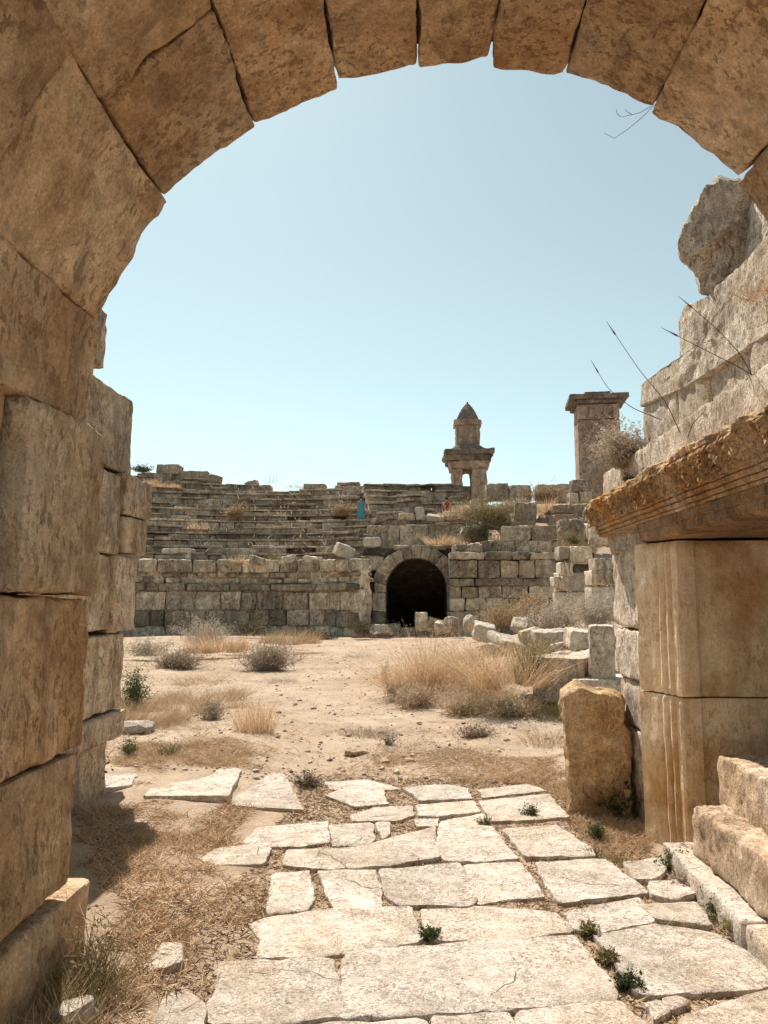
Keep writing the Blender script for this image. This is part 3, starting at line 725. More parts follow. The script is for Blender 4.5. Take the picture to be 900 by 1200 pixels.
stone_at(479, 893, .12, .1, .05, 606, 'small dark stone on the path, right of the other small one', ST_WALL)
stone_at(323, 776, .28, .2, .12, 607, 'dark little stone on the path beside the grey bush', ST_WALL)
# ------------------------------------------------------------------ theatre
ST_TH = stone('theatre_limestone', (.28, .21, .15), (.43, .335, .245), (.55, .445, .34), stain=(.08, .066, .053), pale=(.52, .45, .37), tone=.28, speck=.5, streak=.45, palef=.55, bump=.06, sc=.55)
ST_TW = stone('retaining_limestone', (.34, .255, .175), (.50, .39, .28), (.62, .50, .375), stain=(.075, .058, .042), pale=(.52, .435, .345), tone=.38, speck=.5, streak=.5, palef=.5, bump=.06, sc=.5)
ST_TB = stone('tomb_limestone', (.27, .19, .14), (.36, .265, .2), (.41, .32, .25), stain=(.12, .09, .07), pale=(.46, .38, .31), tone=.05, speck=.3, streak=.5, palef=.4, bump=.05, sc=.3)
ST_CAP = stone('tomb_capstone', (.11, .09, .072), (.17, .14, .115), (.23, .195, .16), stain=(.05, .04, .035), pale=(.30, .26, .21), tone=.1, speck=.4, streak=.4, palef=.5, bump=.06, sc=.4)

def path_fn(pts, step=.5):
    P = resample(np.array(pts, float), step, False)
    for _ in range(8): P[1:-1] = (P[:-2]+P[1:-1]*2+P[2:])/4
    return P
def offset(P, d):
    t = np.gradient(P, axis=0); t /= np.linalg.norm(t, axis=1, keepdims=True)
    n = np.stack([-t[:, 1], t[:, 0]], 1)
    return P+n*d
def along(P):
    s = np.concatenate([[0], np.cumsum(np.linalg.norm(np.diff(P, axis=0), axis=1))]); 
    return s, (lambda q: np.stack([np.interp(q, s, P[:, 0]), np.interp(q, s, P[:, 1])], -1))
def course(mb, P, depth, z0, z1, lmin, lmax, rs, dj=.03, zj=.0, miss=0., r=.03, amp=.015, gap=.012, res=.5, out=0.):
    """one course of blocks along plan path P (outward = left of travel = away from us)"""
    s, at = along(P); L = s[-1]; q = 0.
    while q < L-.1:
        w = min(rs.uniform(lmin, lmax), L-q)
        if L-q-w < lmin*.5: w = L-q
        if rs.rand() >= miss:
            a, b = at(q+gap/2), at(q+w-gap/2); t = b-a; ln = np.linalg.norm(t); t /= ln; n = np.array([-t[1], t[0]])
            o = rs.uniform(-dj, dj)-out; dz = rs.uniform(-zj, zj); tl = rs.uniform(-zj, zj)
            a2, b2 = a+n*o, b+n*(o+rs.uniform(-dj, dj)*.5)
            Cn = [[[(*a2, z0), (*a2, z1+dz)], [(*(a2+n*depth), z0), (*(a2+n*depth), z1+dz)]], [[(*b2, z0), (*b2, z1+dz+tl)], [(*(b2+n*depth), z0), (*(b2+n*depth), z1+dz+tl)]]]
            block(mb, corner_map(Cn), (ln, depth, z1-z0), r=r, amp=amp, res=res, seed=rs.randint(1e6), fr=2.5)
        q += w
rs = np.random.RandomState(11)
theatre = thing('theatre_seating', 'curved stone theatre with rows of dark weathered seats above a podium wall', 'theatre', (-8, 36, 0))
PP = path_fn([(-24, 22.5), (-18, 28.4), (-13, 31.7), (-9, 33.1), (-6, 33.4), (-4.2, 33.1), (-3.0, 32.4)])
PPP = path_fn([(-24, 22.5), (-18, 28.4), (-13, 31.7), (-9, 33.1), (-6, 33.35), (-4.2, 32.8), (-3.1, 31.9), (-2.55, 31.0)])
# travelling from left to right, the left of travel is away from us
podium = [(-.2, .33, .6, 1.4, 0, .05), (.345, 1.02, .6, 1.3, .0, .05), (1.035, 1.86, .7, 1.3, .0, .045), (1.89, 2.22, .9, 2.6, .10, .03), (2.245, 2.46, .25, .7, -.05, .09), (2.48, 2.69, .3, .9, -.03, .08), (2.71, 3.27, .7, 2.0, .07, .05)]
names = ['podium_course']*6
for i, (z0, z1, l0, l1, out, dj) in enumerate(podium):
    mb = MB(); course(mb, PPP, .8, z0, z1, l0, l1, rs, dj=dj, zj=.04, gap=.045, miss=(0, 0, .02, 0, .14, .1, 0)[i], out=out, r=.075, amp=.05, res=.16)
    put('podium_course', mb, ST_TW, theatre, smooth=True)
mb = MB(); course(mb, offset(PPP, .17), .6, -.2, 3.0, 1.2, 2., rs, dj=.03, r=.08, amp=.06, res=.15); put('wall_core', mb, ST_TW, theatre)
NR = 14
for k in range(NR):
    z0 = 3.25+.375*k; P = offset(PP, .55+.70*k)
    if k > 11: P = P[:int(len(P)*(.80 if k == 12 else .74))]
    mb = MB(); worn = .03+.01*k
    # riser stones, then the projecting seat edge above them
    course(mb, offset(P, .12), 1.25, z0-.55, z0+.27, .7, 1.7, rs, dj=.05, zj=.03, miss=.03, r=.03, amp=.025)
    course(mb, P, 1.0, z0+.275, z0+.375, .7, 1.8, rs, dj=.07, zj=.035, miss=.05+.012*k+(.08 if k > 10 else 0), r=.03, amp=.02)
    put('seat_row', mb, ST_TH, theatre, smooth=False)
# right hand wedge of seats behind the gateway
PR = path_fn([(-2.0, 35.8), (-1.0, 36.1), (0.6, 36.2), (2.3, 36.1)])
for k in range(8):
    z0 = 4.5+.42*k; P = offset(PR, .62*k)
    mb = MB()
    course(mb, offset(P, .12), 1.3, z0-.6, z0+.27, .7, 1.6, rs, dj=.05, zj=.03, miss=.03, r=.03, amp=.02)
    course(mb, P, 1.0, z0+.275, z0+.38, .7, 1.6, rs, dj=.05, zj=.03, miss=.08, r=.03, amp=.02)
    put('seat_row', mb, ST_TH, theatre, smooth=False)
mb = MB(); zt = at_y(490, 607, 35)[2]; zt = at_y(490, 615, 35)[2]; zb = at_y(490, 632, 35)[2]
course(mb, path_fn([(-2.4, 34.8), (2.2, 34.9)]), .7, zb-.6, zt-.0, 1.0, 1.9, rs, dj=.03, zj=.03, r=.04, amp=.02, res=.3); put('parapet_course', mb, ST_TW, theatre)

# the slope the seats rest on
hx = np.concatenate([np.linspace(-120, -30, 10), lin(-29, 20, .7), np.linspace(21, 120, 10)]); hy = np.concatenate([lin(32.6, 48, .5), np.linspace(49, 75, 10), np.geomspace(78, 900, 14)])
X, Y = np.meshgrid(hx, hy, indexing='ij'); Pn = np.stack([X, Y, 0*X], -1).reshape(-1, 3)
Z = np.clip(2.75+.5*(Y-33.4), 2.0, 6.9)+ (fbm(Pn, .35, 91, 3)*.15).reshape(X.shape)
Z = Z-sm(90, 300, Y)*9 - sm(40, 110, np.abs(X))*6
Z = np.where((Y < 33.0) | ((X < -2.4) & (Y < 34.6)), -.3, Z); Z = np.where((np.abs(X-.0) < 2.0) & (Y < 40.6), np.where(Y < 35, -.3, np.minimum(Z, -.3)), Z)
idx = np.arange(X.size).reshape(X.shape); q = np.stack([idx[:-1, :-1], idx[1:, :-1], idx[1:, 1:], idx[:-1, 1:]], -1).reshape(-1, 4)
mb = MB(); mb.add(np.stack([X, Y, Z], -1).reshape(-1, 3), [q]); put('hillside', mb, EARTH, kind='structure')
def hz(x, y): return float(np.clip(2.75+.5*(y-33.4), 2.0, 6.9))

# ------------------------------------------------------------------ arched gateway
GY = 32.2
gate = thing('arched_gateway', 'dark arched tunnel gateway with a ring of grey wedge blocks, below the seats', 'gateway', (0, GY, 0))
pc = at_y(488, 690, GY); GX, GZ = pc[0], pc[2]; GR = at_y(524, 690, GY)[0]-GX; 
ja = np.linspace(math.pi+.12, -.12, 14)
for i, (a0, a1) in enumerate(zip(ja[:-1], ja[1:])):
    T = rs.uniform(.46, .60) if 0 < i < 12 else .5; y0 = GY-.04+rs.uniform(-.04, .04)
    def f(u, v, w, a0=a0, a1=a1, T=T, y0=y0):
        a = a0+(a1-a0)*u; rr = GR+v*T; return np.stack([GX+rr*np.cos(a), y0+1.0*w, GZ+rr*np.sin(a)], 1)
    mb = MB(); block(mb, f, (GR*abs(a1-a0), T, 1.0), r=.035, amp=.02, res=.12, seed=700+i, fr=3); put('voussoir', mb, ST_TH, gate)
for sx in (-1, 1):
    for i, (z0, z1) in enumerate(((-.2, .45), (.455, 1.0), (1.005, GZ-.16))):
        xa = GX+sx*(GR+.02); mb = MB(); boxb(mb, min(xa, xa+sx*.55), max(xa, xa+sx*.55), GY+rs.uniform(-.05, .05), GY+1., z0, z1, r=.05, amp=.03, res=.15, seed=720+i+sx*7); put('jamb_block', mb, ST_TW, gate)
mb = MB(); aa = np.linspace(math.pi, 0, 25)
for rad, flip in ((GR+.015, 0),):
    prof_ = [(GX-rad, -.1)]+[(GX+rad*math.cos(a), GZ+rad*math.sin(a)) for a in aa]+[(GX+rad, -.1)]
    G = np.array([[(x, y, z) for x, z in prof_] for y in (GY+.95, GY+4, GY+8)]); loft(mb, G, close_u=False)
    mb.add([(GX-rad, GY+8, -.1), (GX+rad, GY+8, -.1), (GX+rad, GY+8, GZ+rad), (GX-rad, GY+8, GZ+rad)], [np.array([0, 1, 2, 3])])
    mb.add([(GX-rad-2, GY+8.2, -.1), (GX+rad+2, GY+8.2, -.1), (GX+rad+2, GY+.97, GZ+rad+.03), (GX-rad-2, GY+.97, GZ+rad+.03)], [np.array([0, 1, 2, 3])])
put('tunnel', mb, ST_CORE, gate)  # near-black core stone as lining: the tunnel's shade is put into its colour
# recessed wall left of the ring and the capping course over it
xs = at_y(418, 690, GY+.5)[0]
for i, (z0, z1) in enumerate(((-.2, .5), (.505, 1.05), (1.055, 1.6), (1.605, 2.2), (2.205, 2.75))):
    mb = MB(); course(mb, np.array([(xs-.8, GY+.45), (GX-GR-.45, GY+.5)]), .7, z0, z1, .4, .9, rs, dj=.12, zj=.04, miss=.12, r=.05, amp=.03, res=.2); put('wall_course', mb, ST_TW, gate)
mb = MB(); course(mb, np.array([(xs-.6, GY+.05), (GX-GR-.1, GY+.0)]), .9, 2.76, 3.35, .6, 1.2, rs, dj=.08, zj=.05, r=.06, amp=.04, res=.2); put('wall_course', mb, ST_TW, gate)
zr = at_y(480, 640, GY)[2]
mb = MB(); course(mb, np.array([(GX-GR*.75, GY+.02), (GX+GR*1.0, GY+.02)]), .9, GZ+GR+.35, zr+.02, .7, 1.5, rs, dj=.04, zj=.03, r=.05, amp=.03, res=.2); put('capping_course', mb, ST_TW, gate)
mb = MB(); boxb(mb, xs-.5, GX-GR-.35, GY+.75, GY+1.4, -.1, 3.2, r=.02, res=.8); boxb(mb, GX-GR-1, GX+GR+1, GY+.55, GY+.9, GZ+GR+.12, zr-.05, r=.02, res=.8); put('wall_core', mb, ST_CORE, gate)

# ------------------------------------------------------------------ ashlar retaining wall right of the gateway
WY = 31.3
rw = thing('ashlar_wall', 'grey ashlar retaining wall between the dark gateway and the carved blocks', 'wall', (3.6, WY, 0))
xa, xb = at_y(526, 690, WY)[0], at_y(652, 690, WY)[0]
def zy(py, D): return at_y(520, py, D)[2]
cs = [(-.2, zy(716, WY), .6, 1.4, 0), (zy(716, WY), zy(701, WY), .5, 1.3, 0), (zy(701, WY), zy(687, WY), .5, 1.4, 0), (zy(687, WY), zy(678, WY), 1., 2.2, .07), (zy(678, WY), zy(656, WY), .6, 1.3, 0), (zy(656, WY), zy(648, WY), .7, 1.6, .1)]
for i, (z0, z1, l0, l1, out) in enumerate(cs):
    mb = MB(); course(mb, np.array([(xa, WY), (xb, WY-.1)]), .7, z0+.004, z1-.004, l0, l1, rs, dj=.06, zj=.025, gap=.035, out=out, r=.06, amp=.04, res=.18); put('wall_course', mb, ST_TW, rw)
xa2, xb2 = at_y(588, 640, WY+.9)[0], at_y(700, 640, WY+.9)[0]
for i, (p0, p1, sh) in enumerate(((648, 634, -.9), (634, 616, 0))):
    mb = MB(); course(mb, np.array([(xa2+sh, WY+.8), (xb2, WY+.8)]), .7, zy(p0, WY+.8), zy(p1, WY+.8)-.005, .7, 1.8, rs, dj=.05, zj=.015, gap=.022, r=.045, amp=.03, res=.2); put('wall_course', mb, ST_TW, rw)
mb = MB(); boxb(mb, xa+.1, xb-.1, WY+.3, WY+1, -.1, 3.2, r=.02, res=.9); boxb(mb, xa2+.1, xb2-.1, WY+1.1, WY+1.4, 2, 4.6, r=.02, res=.9); put('wall_core', mb, ST_CORE, rw)

def far_block(px, py, D, w, d, h, seed, label, yaw=0., tilt=(0, 0), mat=None, name='stone_block', cat='stone block', group=None, r=.06, amp=.04, smooth=True):
    """px,py = the middle of its lower edge"""
    p = at_y(px, py, D); mb = MB(); rot_box(mb, (p[0], D+d/2, p[2]+h/2), (w, d, h), rot=(tilt[0], tilt[1], yaw), r=r, amp=amp, res=max(.06, w/12), seed=seed, fr=2.5)
    return put(name, mb, mat or ST_TW, label=label, cat=cat, group=group, smooth=smooth)
GRP = 'loose blocks on the ruins'
far_block(672, 640, 27.5, .9, .8, 1.0, 800, 'rounded boulder on top of the carved frieze stack', group=GRP, r=.2, amp=.1)
# stacks with carved friezes
def carved(px0, px1, py0, py1, D, seed):
    a, b = at_y(px0, py1, D), at_y(px1, py0, D); mb = MB(); w = b[0]-a[0]; n = max(3, int(w/.15))
    boxb(mb, a[0]+.02, b[0]-.02, D+.06, D+.9, a[2], b[2], r=.03, amp=.03, res=.1, seed=seed)
    for i in range(n):
        x = a[0]+w*(i+.5)/n; t = np.linspace(0, 1, 7)
        pts_ = np.stack([x+.03*np.sin(t*5+i), D+.02-.10*np.sin(t*2.6), a[2]+(b[2]-a[2])*(.08+.84*t)], 1); tube(mb, pts_, .035, .06, 7)
    return mb
fs = thing('frieze_stack', 'stack of carved and plain blocks left of the second carved stack, by the right wall', 'stone stack', at_y(672, 745, 24))
for (q0, q1, y0, y1) in ((655, 692, 694, 740), (656, 690, 671, 693.5), (657, 668, 640, 655), (668.5, 694, 640, 659)):
    a, b = at_y(q0, y1, 24.), at_y(q1, y0, 24.); mb = MB(); boxb(mb, a[0], b[0], 24.+rs.uniform(-.05, .1), 25., a[2], b[2], r=.04, amp=.03, res=.12, seed=rs.randint(9999)); put('plain_block', mb, ST_GREY, fs)
put('carved_block', carved(657, 672, 659, 675, 23.9, 811), ST_GREY, fs)
put('carved_block', carved(650, 661, 676, 688, 23.8, 812), ST_GREY, fs)
fs2 = thing('frieze_stack', 'second stack with two rows of carving, touching the end of the right wall', 'stone stack', at_y(708, 745, 20))
a, b = at_y(694, 712, 20.), at_y(724, 687, 20.); mb = MB(); boxb(mb, a[0], b[0], 20., 20.9, a[2]-.6, b[2], r=.04, amp=.03, res=.1, seed=821); put('plain_block', mb, ST_GREY, fs2)
put('carved_block', carved(693, 724, 668, 686, 19.85, 822), ST_GREY, fs2)
put('carved_block', carved(698, 724, 654, 668, 19.8, 823), ST_GREY, fs2)

# blocks along the rim of the theatre
far_block(180, 569, 41.2, 2.0, 1., .75, 830, 'rim block at the far left of the theatre, almost behind the left wall', group=GRP, mat=ST_TH)
far_block(196, 556, 41.6, 1.3, 1., .6, 831, 'small rim block above the left end of the top seat row', group=GRP, mat=ST_TH)
far_block(222, 564, 42, 2.0, 1., .62, 832, 'long low rim block, left of the lone pointed rim stone', group=GRP, mat=ST_TH, yaw=.1)
far_block(249, 568, 42, .8, .7, .65, 833, 'lone pointed rim stone standing at the break of the top seat row', group=GRP, mat=ST_TH, tilt=(.2, .3), r=.15)
far_block(294, 575, 43, .75, .8, .62, 834, 'dark pointed stone on the rim, left one of the pair in the middle', group=GRP, mat=ST_TH, tilt=(.1, -.3), r=.18)
far_block(308, 575, 43, .9, .8, .35, 835, 'flat brown rubble stone on the rim, right one of the pair in the middle', group=GRP, mat=ST_TB, r=.12)
far_block(368, 577, 42, 1.25, 1., .52, 836, 'square rim block in the middle of the rim, left of the flat capped one', group=GRP, mat=ST_TH)
far_block(409, 578, 42, 1.7, 1., .45, 837, 'wide rim block above the standing blue figure', group=GRP, mat=ST_TH)
far_block(408, 569, 42.2, 1.3, .8, .22, 838, 'flat sandy slab on top of the wide rim block', group=GRP, mat=ST_TB, r=.08)
far_block(451, 577, 42, .8, .8, .33, 839, 'small rim block right of the standing blue figure', group=GRP, mat=ST_TH)
far_block(471, 582, 42, 1.3, .8, .25, 840, 'thin rim block left of the sarcophagus tomb', group=GRP, mat=ST_TH)
# stones on the steps
far_block(206, 656, 33.2, 1.35, .8, .52, 845, 'pale flat topped block on the podium at the left of the theatre', group=GRP, mat=ST_GREY)
far_block(402, 653, 31.8, .8, .7, .55, 846, 'whitish tilted block on the right corner of the podium', group=GRP, mat=ST_PAVE, tilt=(.2, .35), yaw=.4)
far_block(412, 659, 32.0, .7, .6, .4, 847, 'grey rubble block beside the whitish tilted one on the podium corner', group=GRP)
far_block(436, 641, 32.6, .75, .6, .42, 848, 'small white block on the wall above the left of the dark gateway', group=GRP, mat=ST_PAVE, r=.1)
far_block(300, 660, 33, .75, .6, .3, 849, 'low pointed stone on the podium edge, left of two more', group=GRP, mat=ST_TW, tilt=(0, .3), r=.1)
far_block(335, 660, 33, .8, .6, .34, 850, 'grey rounded stone in the middle of the podium edge', group=GRP, mat=ST_GREY, tilt=(0, -.2), r=.12)
far_block(365, 660, 32.8, .85, .6, .32, 851, 'pale stone on the podium edge near its right corner', group=GRP, mat=ST_GREY, tilt=(0, .15), r=.12)
far_block(492, 609, 35.6, .42, .25, .62, 852, 'pale upright block standing on the parapet of the right seats', group=GRP, mat=ST_PAVE, tilt=(-.1, -.1))
far_block(511, 610, 35.4, .85, .6, .3, 853, 'pale slab lying tilted, right of the upright pale block', group=GRP, mat=ST_PAVE, tilt=(.35, .12))
far_block(476, 609, 35.5, .7, .5, .34, 854, 'low grey block lying left of the upright pale block', group=GRP, mat=ST_TW, yaw=.3)
far_block(443, 613, 35.4, .75, .5, .3, 855, 'tilted brown block at the left end of the right seats', group=GRP, mat=ST_TW, tilt=(0, -.3))
far_block(528, 610, 35.5, .7, .5, .45, 856, 'brown block at the right end of the right seats', group=GRP, mat=ST_TW)
# blocks right of the tomb along the skyline and down the slope
RG = 'blocks on the slope above the ashlar wall'
far_block(583, 586, 38.5, 1.15, 1., .9, 860, 'big worn skyline block right beside the sarcophagus tomb', group=RG, mat=ST_TH, r=.1)
far_block(610, 588, 38.5, 1.15, 1., .9, 861, 'big worn skyline block, second one right of the sarcophagus tomb', group=RG, mat=ST_TH, r=.12)
far_block(650, 588, 39.5, 1.8, 1., .95, 862, 'long low skyline block half hidden in dry brush', group=RG, mat=ST_TH, r=.06)
far_block(681, 576, 36., .8, .8, .62, 863, 'top block of the small pile left of the cornice', group=RG, mat=ST_TW, r=.08)
far_block(673, 592, 35.8, .45, .7, .62, 864, 'narrow block at the middle of the small pile left of the cornice', group=RG, mat=ST_TW, r=.08)
far_block(687, 588, 35.9, .6, .7, .5, 865, 'square block at the middle of the small pile, right one', group=RG, mat=ST_TW, r=.06)
far_block(682, 605, 35, .8, .8, .6, 866, 'lowest block of the small pile left of the cornice', group=RG, mat=ST_TW, r=.12)
far_block(561, 597, 35.5, .75, .7, .5, 867, 'dark block on the slope below the sarcophagus tomb', group=RG, mat=ST_TH, r=.06)
far_block(617, 614, 34, .95, .8, 1.0, 868, 'big dark block standing on the ashlar wall behind the olive shrub', group=RG, mat=ST_TH, r=.1)
far_block(661, 601, 34, .95, .7, .36, 869, 'flat dark block on the slope, upper one of two', group=RG, mat=ST_TH, r=.05)
far_block(663, 616, 33.4, .95, .7, .5, 870, 'smooth tan block on the slope, lower one of two', group=RG, mat=ST_TB, r=.04)
far_block(689, 630, 31, 1.0, .9, .62, 871, 'round grey boulder above the carved stacks', group=RG, mat=ST_GREY, r=.22, amp=.08)
far_block(556, 634, 33.3, 1.2, .8, .75, 872, 'rounded brown boulder above the right shoulder of the gateway', group=RG, mat=ST_TH, r=.25, amp=.1)
far_block(548, 650, 31.8, 1.3, .7, .45, 873, 'flat rock on the right shoulder of the gateway', group=RG, mat=ST_TW, r=.16, amp=.08)
far_block(578, 648, 32.3, 1.0, .7, .42, 874, 'sloping rock on the ashlar wall top, right of the flat rock', group=RG, mat=ST_TW, r=.14, amp=.06, tilt=(.1, -.2))

far_block(712, 640, 30, 1.3, .9, 1.0, 875, 'big grey block right of the round boulder, touching the cornice end', group=RG, mat=ST_TW, r=.12, amp=.06)
far_block(705, 612, 32.5, 1.2, .9, .7, 876, 'rough block on the slope directly left of the cornice tip', group=RG, mat=ST_TH, r=.12, amp=.06)
# ------------------------------------------------------------------ tombs on the skyline
TD = 58.0; k_ = TD/F/1.0
def tx(px): return at_y(px, 560, TD)[0]
def tz(py): return at_y(548, py, TD)[2]
t1 = thing('sarcophagus_tomb', 'tall pillar tomb carrying a sarcophagus with a pointed lid, on the skyline', 'tomb', (tx(549), TD, 6.5))
def tb(name, px0, px1, py0, py1, d, mat, dz=0, r=.1, amp=.09, taper=0., yoff=0.):
    x0, x1 = tx(px0), tx(px1); z0, z1 = tz(py1), tz(py0); cx = (x0+x1)/2; w = x1-x0
    Cn = [[[(0, 0, 0)]*2 for _ in (0, 1)] for _ in (0, 1)]
    for i, sx in enumerate((-.5, .5)):
        for j, sy in enumerate((-.5, .5)):
            Cn[i][j] = [(cx+sx*w, TD+yoff+sy*d, z0), (cx+sx*w*(1+taper), TD+yoff+sy*d*(1+taper), z1)]
    mb = MB(); block(mb, corner_map(Cn), (w, d, z1-z0), r=r, amp=amp, res=.22, seed=abs(hash((px0, py0))) % 9999 if False else int(px0*7+py0), fr=1.5); return put(name, mb, mat, t1)
tb('pillar_leg', 529.7, 541, 552, 592, 2.6, ST_TB); tb('pillar_leg', 551.5, 569.3, 552, 592, 2.6, ST_TB)
tb('broken_panel', 540.6, 552, 570, 592, .6, ST_TB, r=.05)
tb('lintel_beam', 527, 571, 543.5, 552, 3.0, ST_TB, taper=.06)
tb('cap_slab', 522.5, 574, 537, 543.3, 3.5, ST_CAP, taper=.05); tb('cap_slab', 520, 577, 531, 536.8, 3.9, ST_CAP)
tb('rubble_base', 528, 568, 525, 531, 2.9, ST_CAP, r=.2, amp=.14, taper=-.25)
tb('sarcophagus_chest', 535, 562, 500, 525.5, 1.5, ST_TB, taper=.02); tb('chest_rim', 532, 564.5, 494, 500.2, 1.8, ST_TB)
# pointed lid
mb = MB(); G = []
for s in np.linspace(0, 1, 9):
    y = TD-.85+1.7*s; ring_ = []
    for t in np.linspace(-1, 1, 21):
        hh = (1-abs(t)**2.2)*.55+.45*(1-abs(t)); ring_.append((tx(548)+t*(tx(561)-tx(548)), y, tz(494.5)+(tz(475.5)-tz(494.5))*hh))
    ring_ += [(tx(561), y, tz(494.5)-.05), (tx(535), y, tz(494.5)-.05)]
    G.append(ring_)
loft(mb, np.array(G)); put('pointed_lid', mb, ST_CAP, t1, smooth=False)
mb = MB(); boxb(mb, tx(547.2), tx(549), TD-.8, TD+.8, tz(478), tz(474), r=.03, res=.2); put('lid_ridge', mb, ST_CAP, t1)
TD2 = 50.0
pz0 = at_y(705, 600, TD2)
t2 = thing('pillar_tomb', 'tall square pillar tomb with a flat overhanging cap, behind the right cornice', 'tomb', (at_y(707, 560, TD2)[0], TD2, 6.5))
def tz2(py): return at_y(705, py, TD2)[2]
cx2 = at_y(705.5, 540, TD2)[0]; w2 = at_y(730, 540, TD2)[0]-at_y(681, 540, TD2)[0]
yw = R(-6)
def t2b(name, w, d, py0, py1, mat, r=.06, amp=.03, dx=0.):
    z0, z1 = tz2(py1), tz2(py0); mb = MB(); rot_box(mb, (cx2+dx, TD2+1.2, (z0+z1)/2), (w, d, z1-z0), rot=(0, 0, yw), r=r, amp=amp, res=.25, seed=int(py0*3), fr=1.5); put(name, mb, mat, t2)
t2b('pillar_shaft', w2, 2.4, 491, 600, ST_TB); t2b('relief_band', w2*1.0, 2.42, 473, 490.6, ST_TB, dx=0)
t2b('cap_slab', w2*1.18, 3.0, 468.5, 472.8, ST_CAP); t2b('cap_slab', w2*1.40, 3.5, 463, 468.3, ST_CAP); t2b('top_slab', w2*.62, 2.0, 457.5, 462.8, ST_CAP)
for i, s in enumerate((-.25, .08, .3)):
    mb = MB(); p = at_y(705.5+s*49, 482, TD2); tube(mb, [(p[0], TD2-.07-s*.3, tz2(489)), (p[0]+.03, TD2-.1-s*.3, tz2(482)), (p[0], TD2-.06-s*.3, tz2(475))], .22, .12, 7); put('carved_figure', mb, ST_TB, t2)

# ------------------------------------------------------------------ rubble in front of the ashlar wall
RB = 'rubble stones on the mound at right'
def rub(px, py, D, w, d, h, seed, label, mat=ST_GREY, box=True, yaw=0., tilt=(0, 0)):
    p = at_y(px, py, D); mb = MB()
    if box: rot_box(mb, (p[0], D, p[2]+h/2-.05), (w, d, h), rot=(tilt[0], tilt[1], yaw), r=.05, amp=.03, res=.06, seed=seed, fr=3)
    else: boulder(mb, (p[0], D, p[2]+h/2-.05), (w, d, h), seed, rot=seed)
    put('rubble_stone', mb, mat, label=label, cat='stone', group=RB)
rub(552, 738, 23, .55, .5, .5, 901, 'pale stone at the left end of the rubble, next to the gateway grass', box=False)
rub(567, 748, 20, .55, .5, .42, 902, 'white topped stone in the rubble, left of the grey slanted slab', ST_PAVE, tilt=(.2, .2))
rub(597, 757, 17, .75, .9, .22, 903, 'grey slanted slab lying in the rubble above the tall grass', ST_GREY, tilt=(.25, .25), yaw=.4)
rub(612, 743, 20, .6, .5, .5, 904, 'rounded stone behind the grey slanted slab', box=False)
rub(625, 752, 17, .6, .5, .4, 905, 'pinkish stone right of the grey slanted slab', ST_WALL, box=False)
rub(650, 752, 16, .9, .6, .3, 906, 'long flat stone in the middle of the rubble mound', tilt=(.1, -.05))
rub(684, 757, 14, .6, .6, .34, 907, 'dark shaded block behind the upright post block', tilt=(.05, .1))
rub(686, 776, 13, .55, .6, .2, 908, 'flat broken slab on the rubble, behind the squared block', ST_PAVE, tilt=(.15, -.25))
rub(668, 776, 13.6, .5, .5, .2, 909, 'small pale slab piece left of the flat broken slab', ST_PAVE, tilt=(-.1, .2), yaw=.7)
rub(700, 790, 12.2, .35, .4, .2, 910, 'small chunk at the foot of the upright post block', box=False)
rub(494, 738, 30.5, .5, .4, .75, 911, 'upright stone in the mouth of the dark gateway, left one', ST_TW)
rub(507, 740, 30.5, .5, .4, .6, 912, 'tilted stone in the mouth of the dark gateway, right one', ST_TW, tilt=(0, .3))
rub(516, 742, 30, .6, .5, .6, 913, 'pale stone by the right jamb of the dark gateway', ST_TW, box=False)
rub(530, 742, 29, .6, .5, .7, 914, 'grey stone at the foot of the ashlar wall near the gateway', ST_TW, box=False)
rub(445, 745, 29.5, .9, .7, .5, 915, 'flat boulder lying left of the dark gateway', ST_GREY, box=False)
rub(425, 742, 30., .7, .6, .5, 916, 'dark boulder at the corner of the podium wall', ST_TW, box=False)
rub(461, 744, 31., .6, .5, .5, 917, 'dim step stone at the left of the gateway mouth', ST_TW)
rub(477, 744, 31.2, .9, .5, .35, 918, 'low dim sill stone across the gateway mouth', ST_TW)
rub(541, 822, 11.3, .4, .3, .16, 919, 'pale stone half buried under the dry bushes by the path', ST_WALL, box=False)
rub(618, 822, 10.6, .5, .4, .14, 920, 'flat tan stone at the right foot of the dry bushes', ST_WALL, box=False)

for q_, (px, py, D, w, d, h, lb) in enumerate((
 (541, 646, 31.9, .5, .5, .35, 'small broken stone on the gateway shoulder, beside the flat rock'),
 (566, 604, 35.2, .5, .5, .4, 'small stone on the slope under the dark block'),
 (601, 622, 33.6, .6, .5, .45, 'grey stone between the olive bush and the big dark standing block'),
 (636, 612, 34.2, .6, .5, .4, 'stone on the slope right of the big dark standing block'),
 (645, 603, 34.8, .5, .5, .35, 'small stone left of the flat dark slope block'),
 (640, 735, 21, .5, .5, .35, 'stone at the foot of the brown seedy bush'),
 (575, 765, 16, .5, .4, .25, 'flat stone sunk in the grass under the white topped stone'),
 (660, 765, 14.6, .45, .4, .25, 'pale chunk between the long flat stone and the squared block'))):
    rub(px, py, D, w, d, h, 930+q_, lb, ST_GREY if q_ > 4 else ST_TW, box=False)
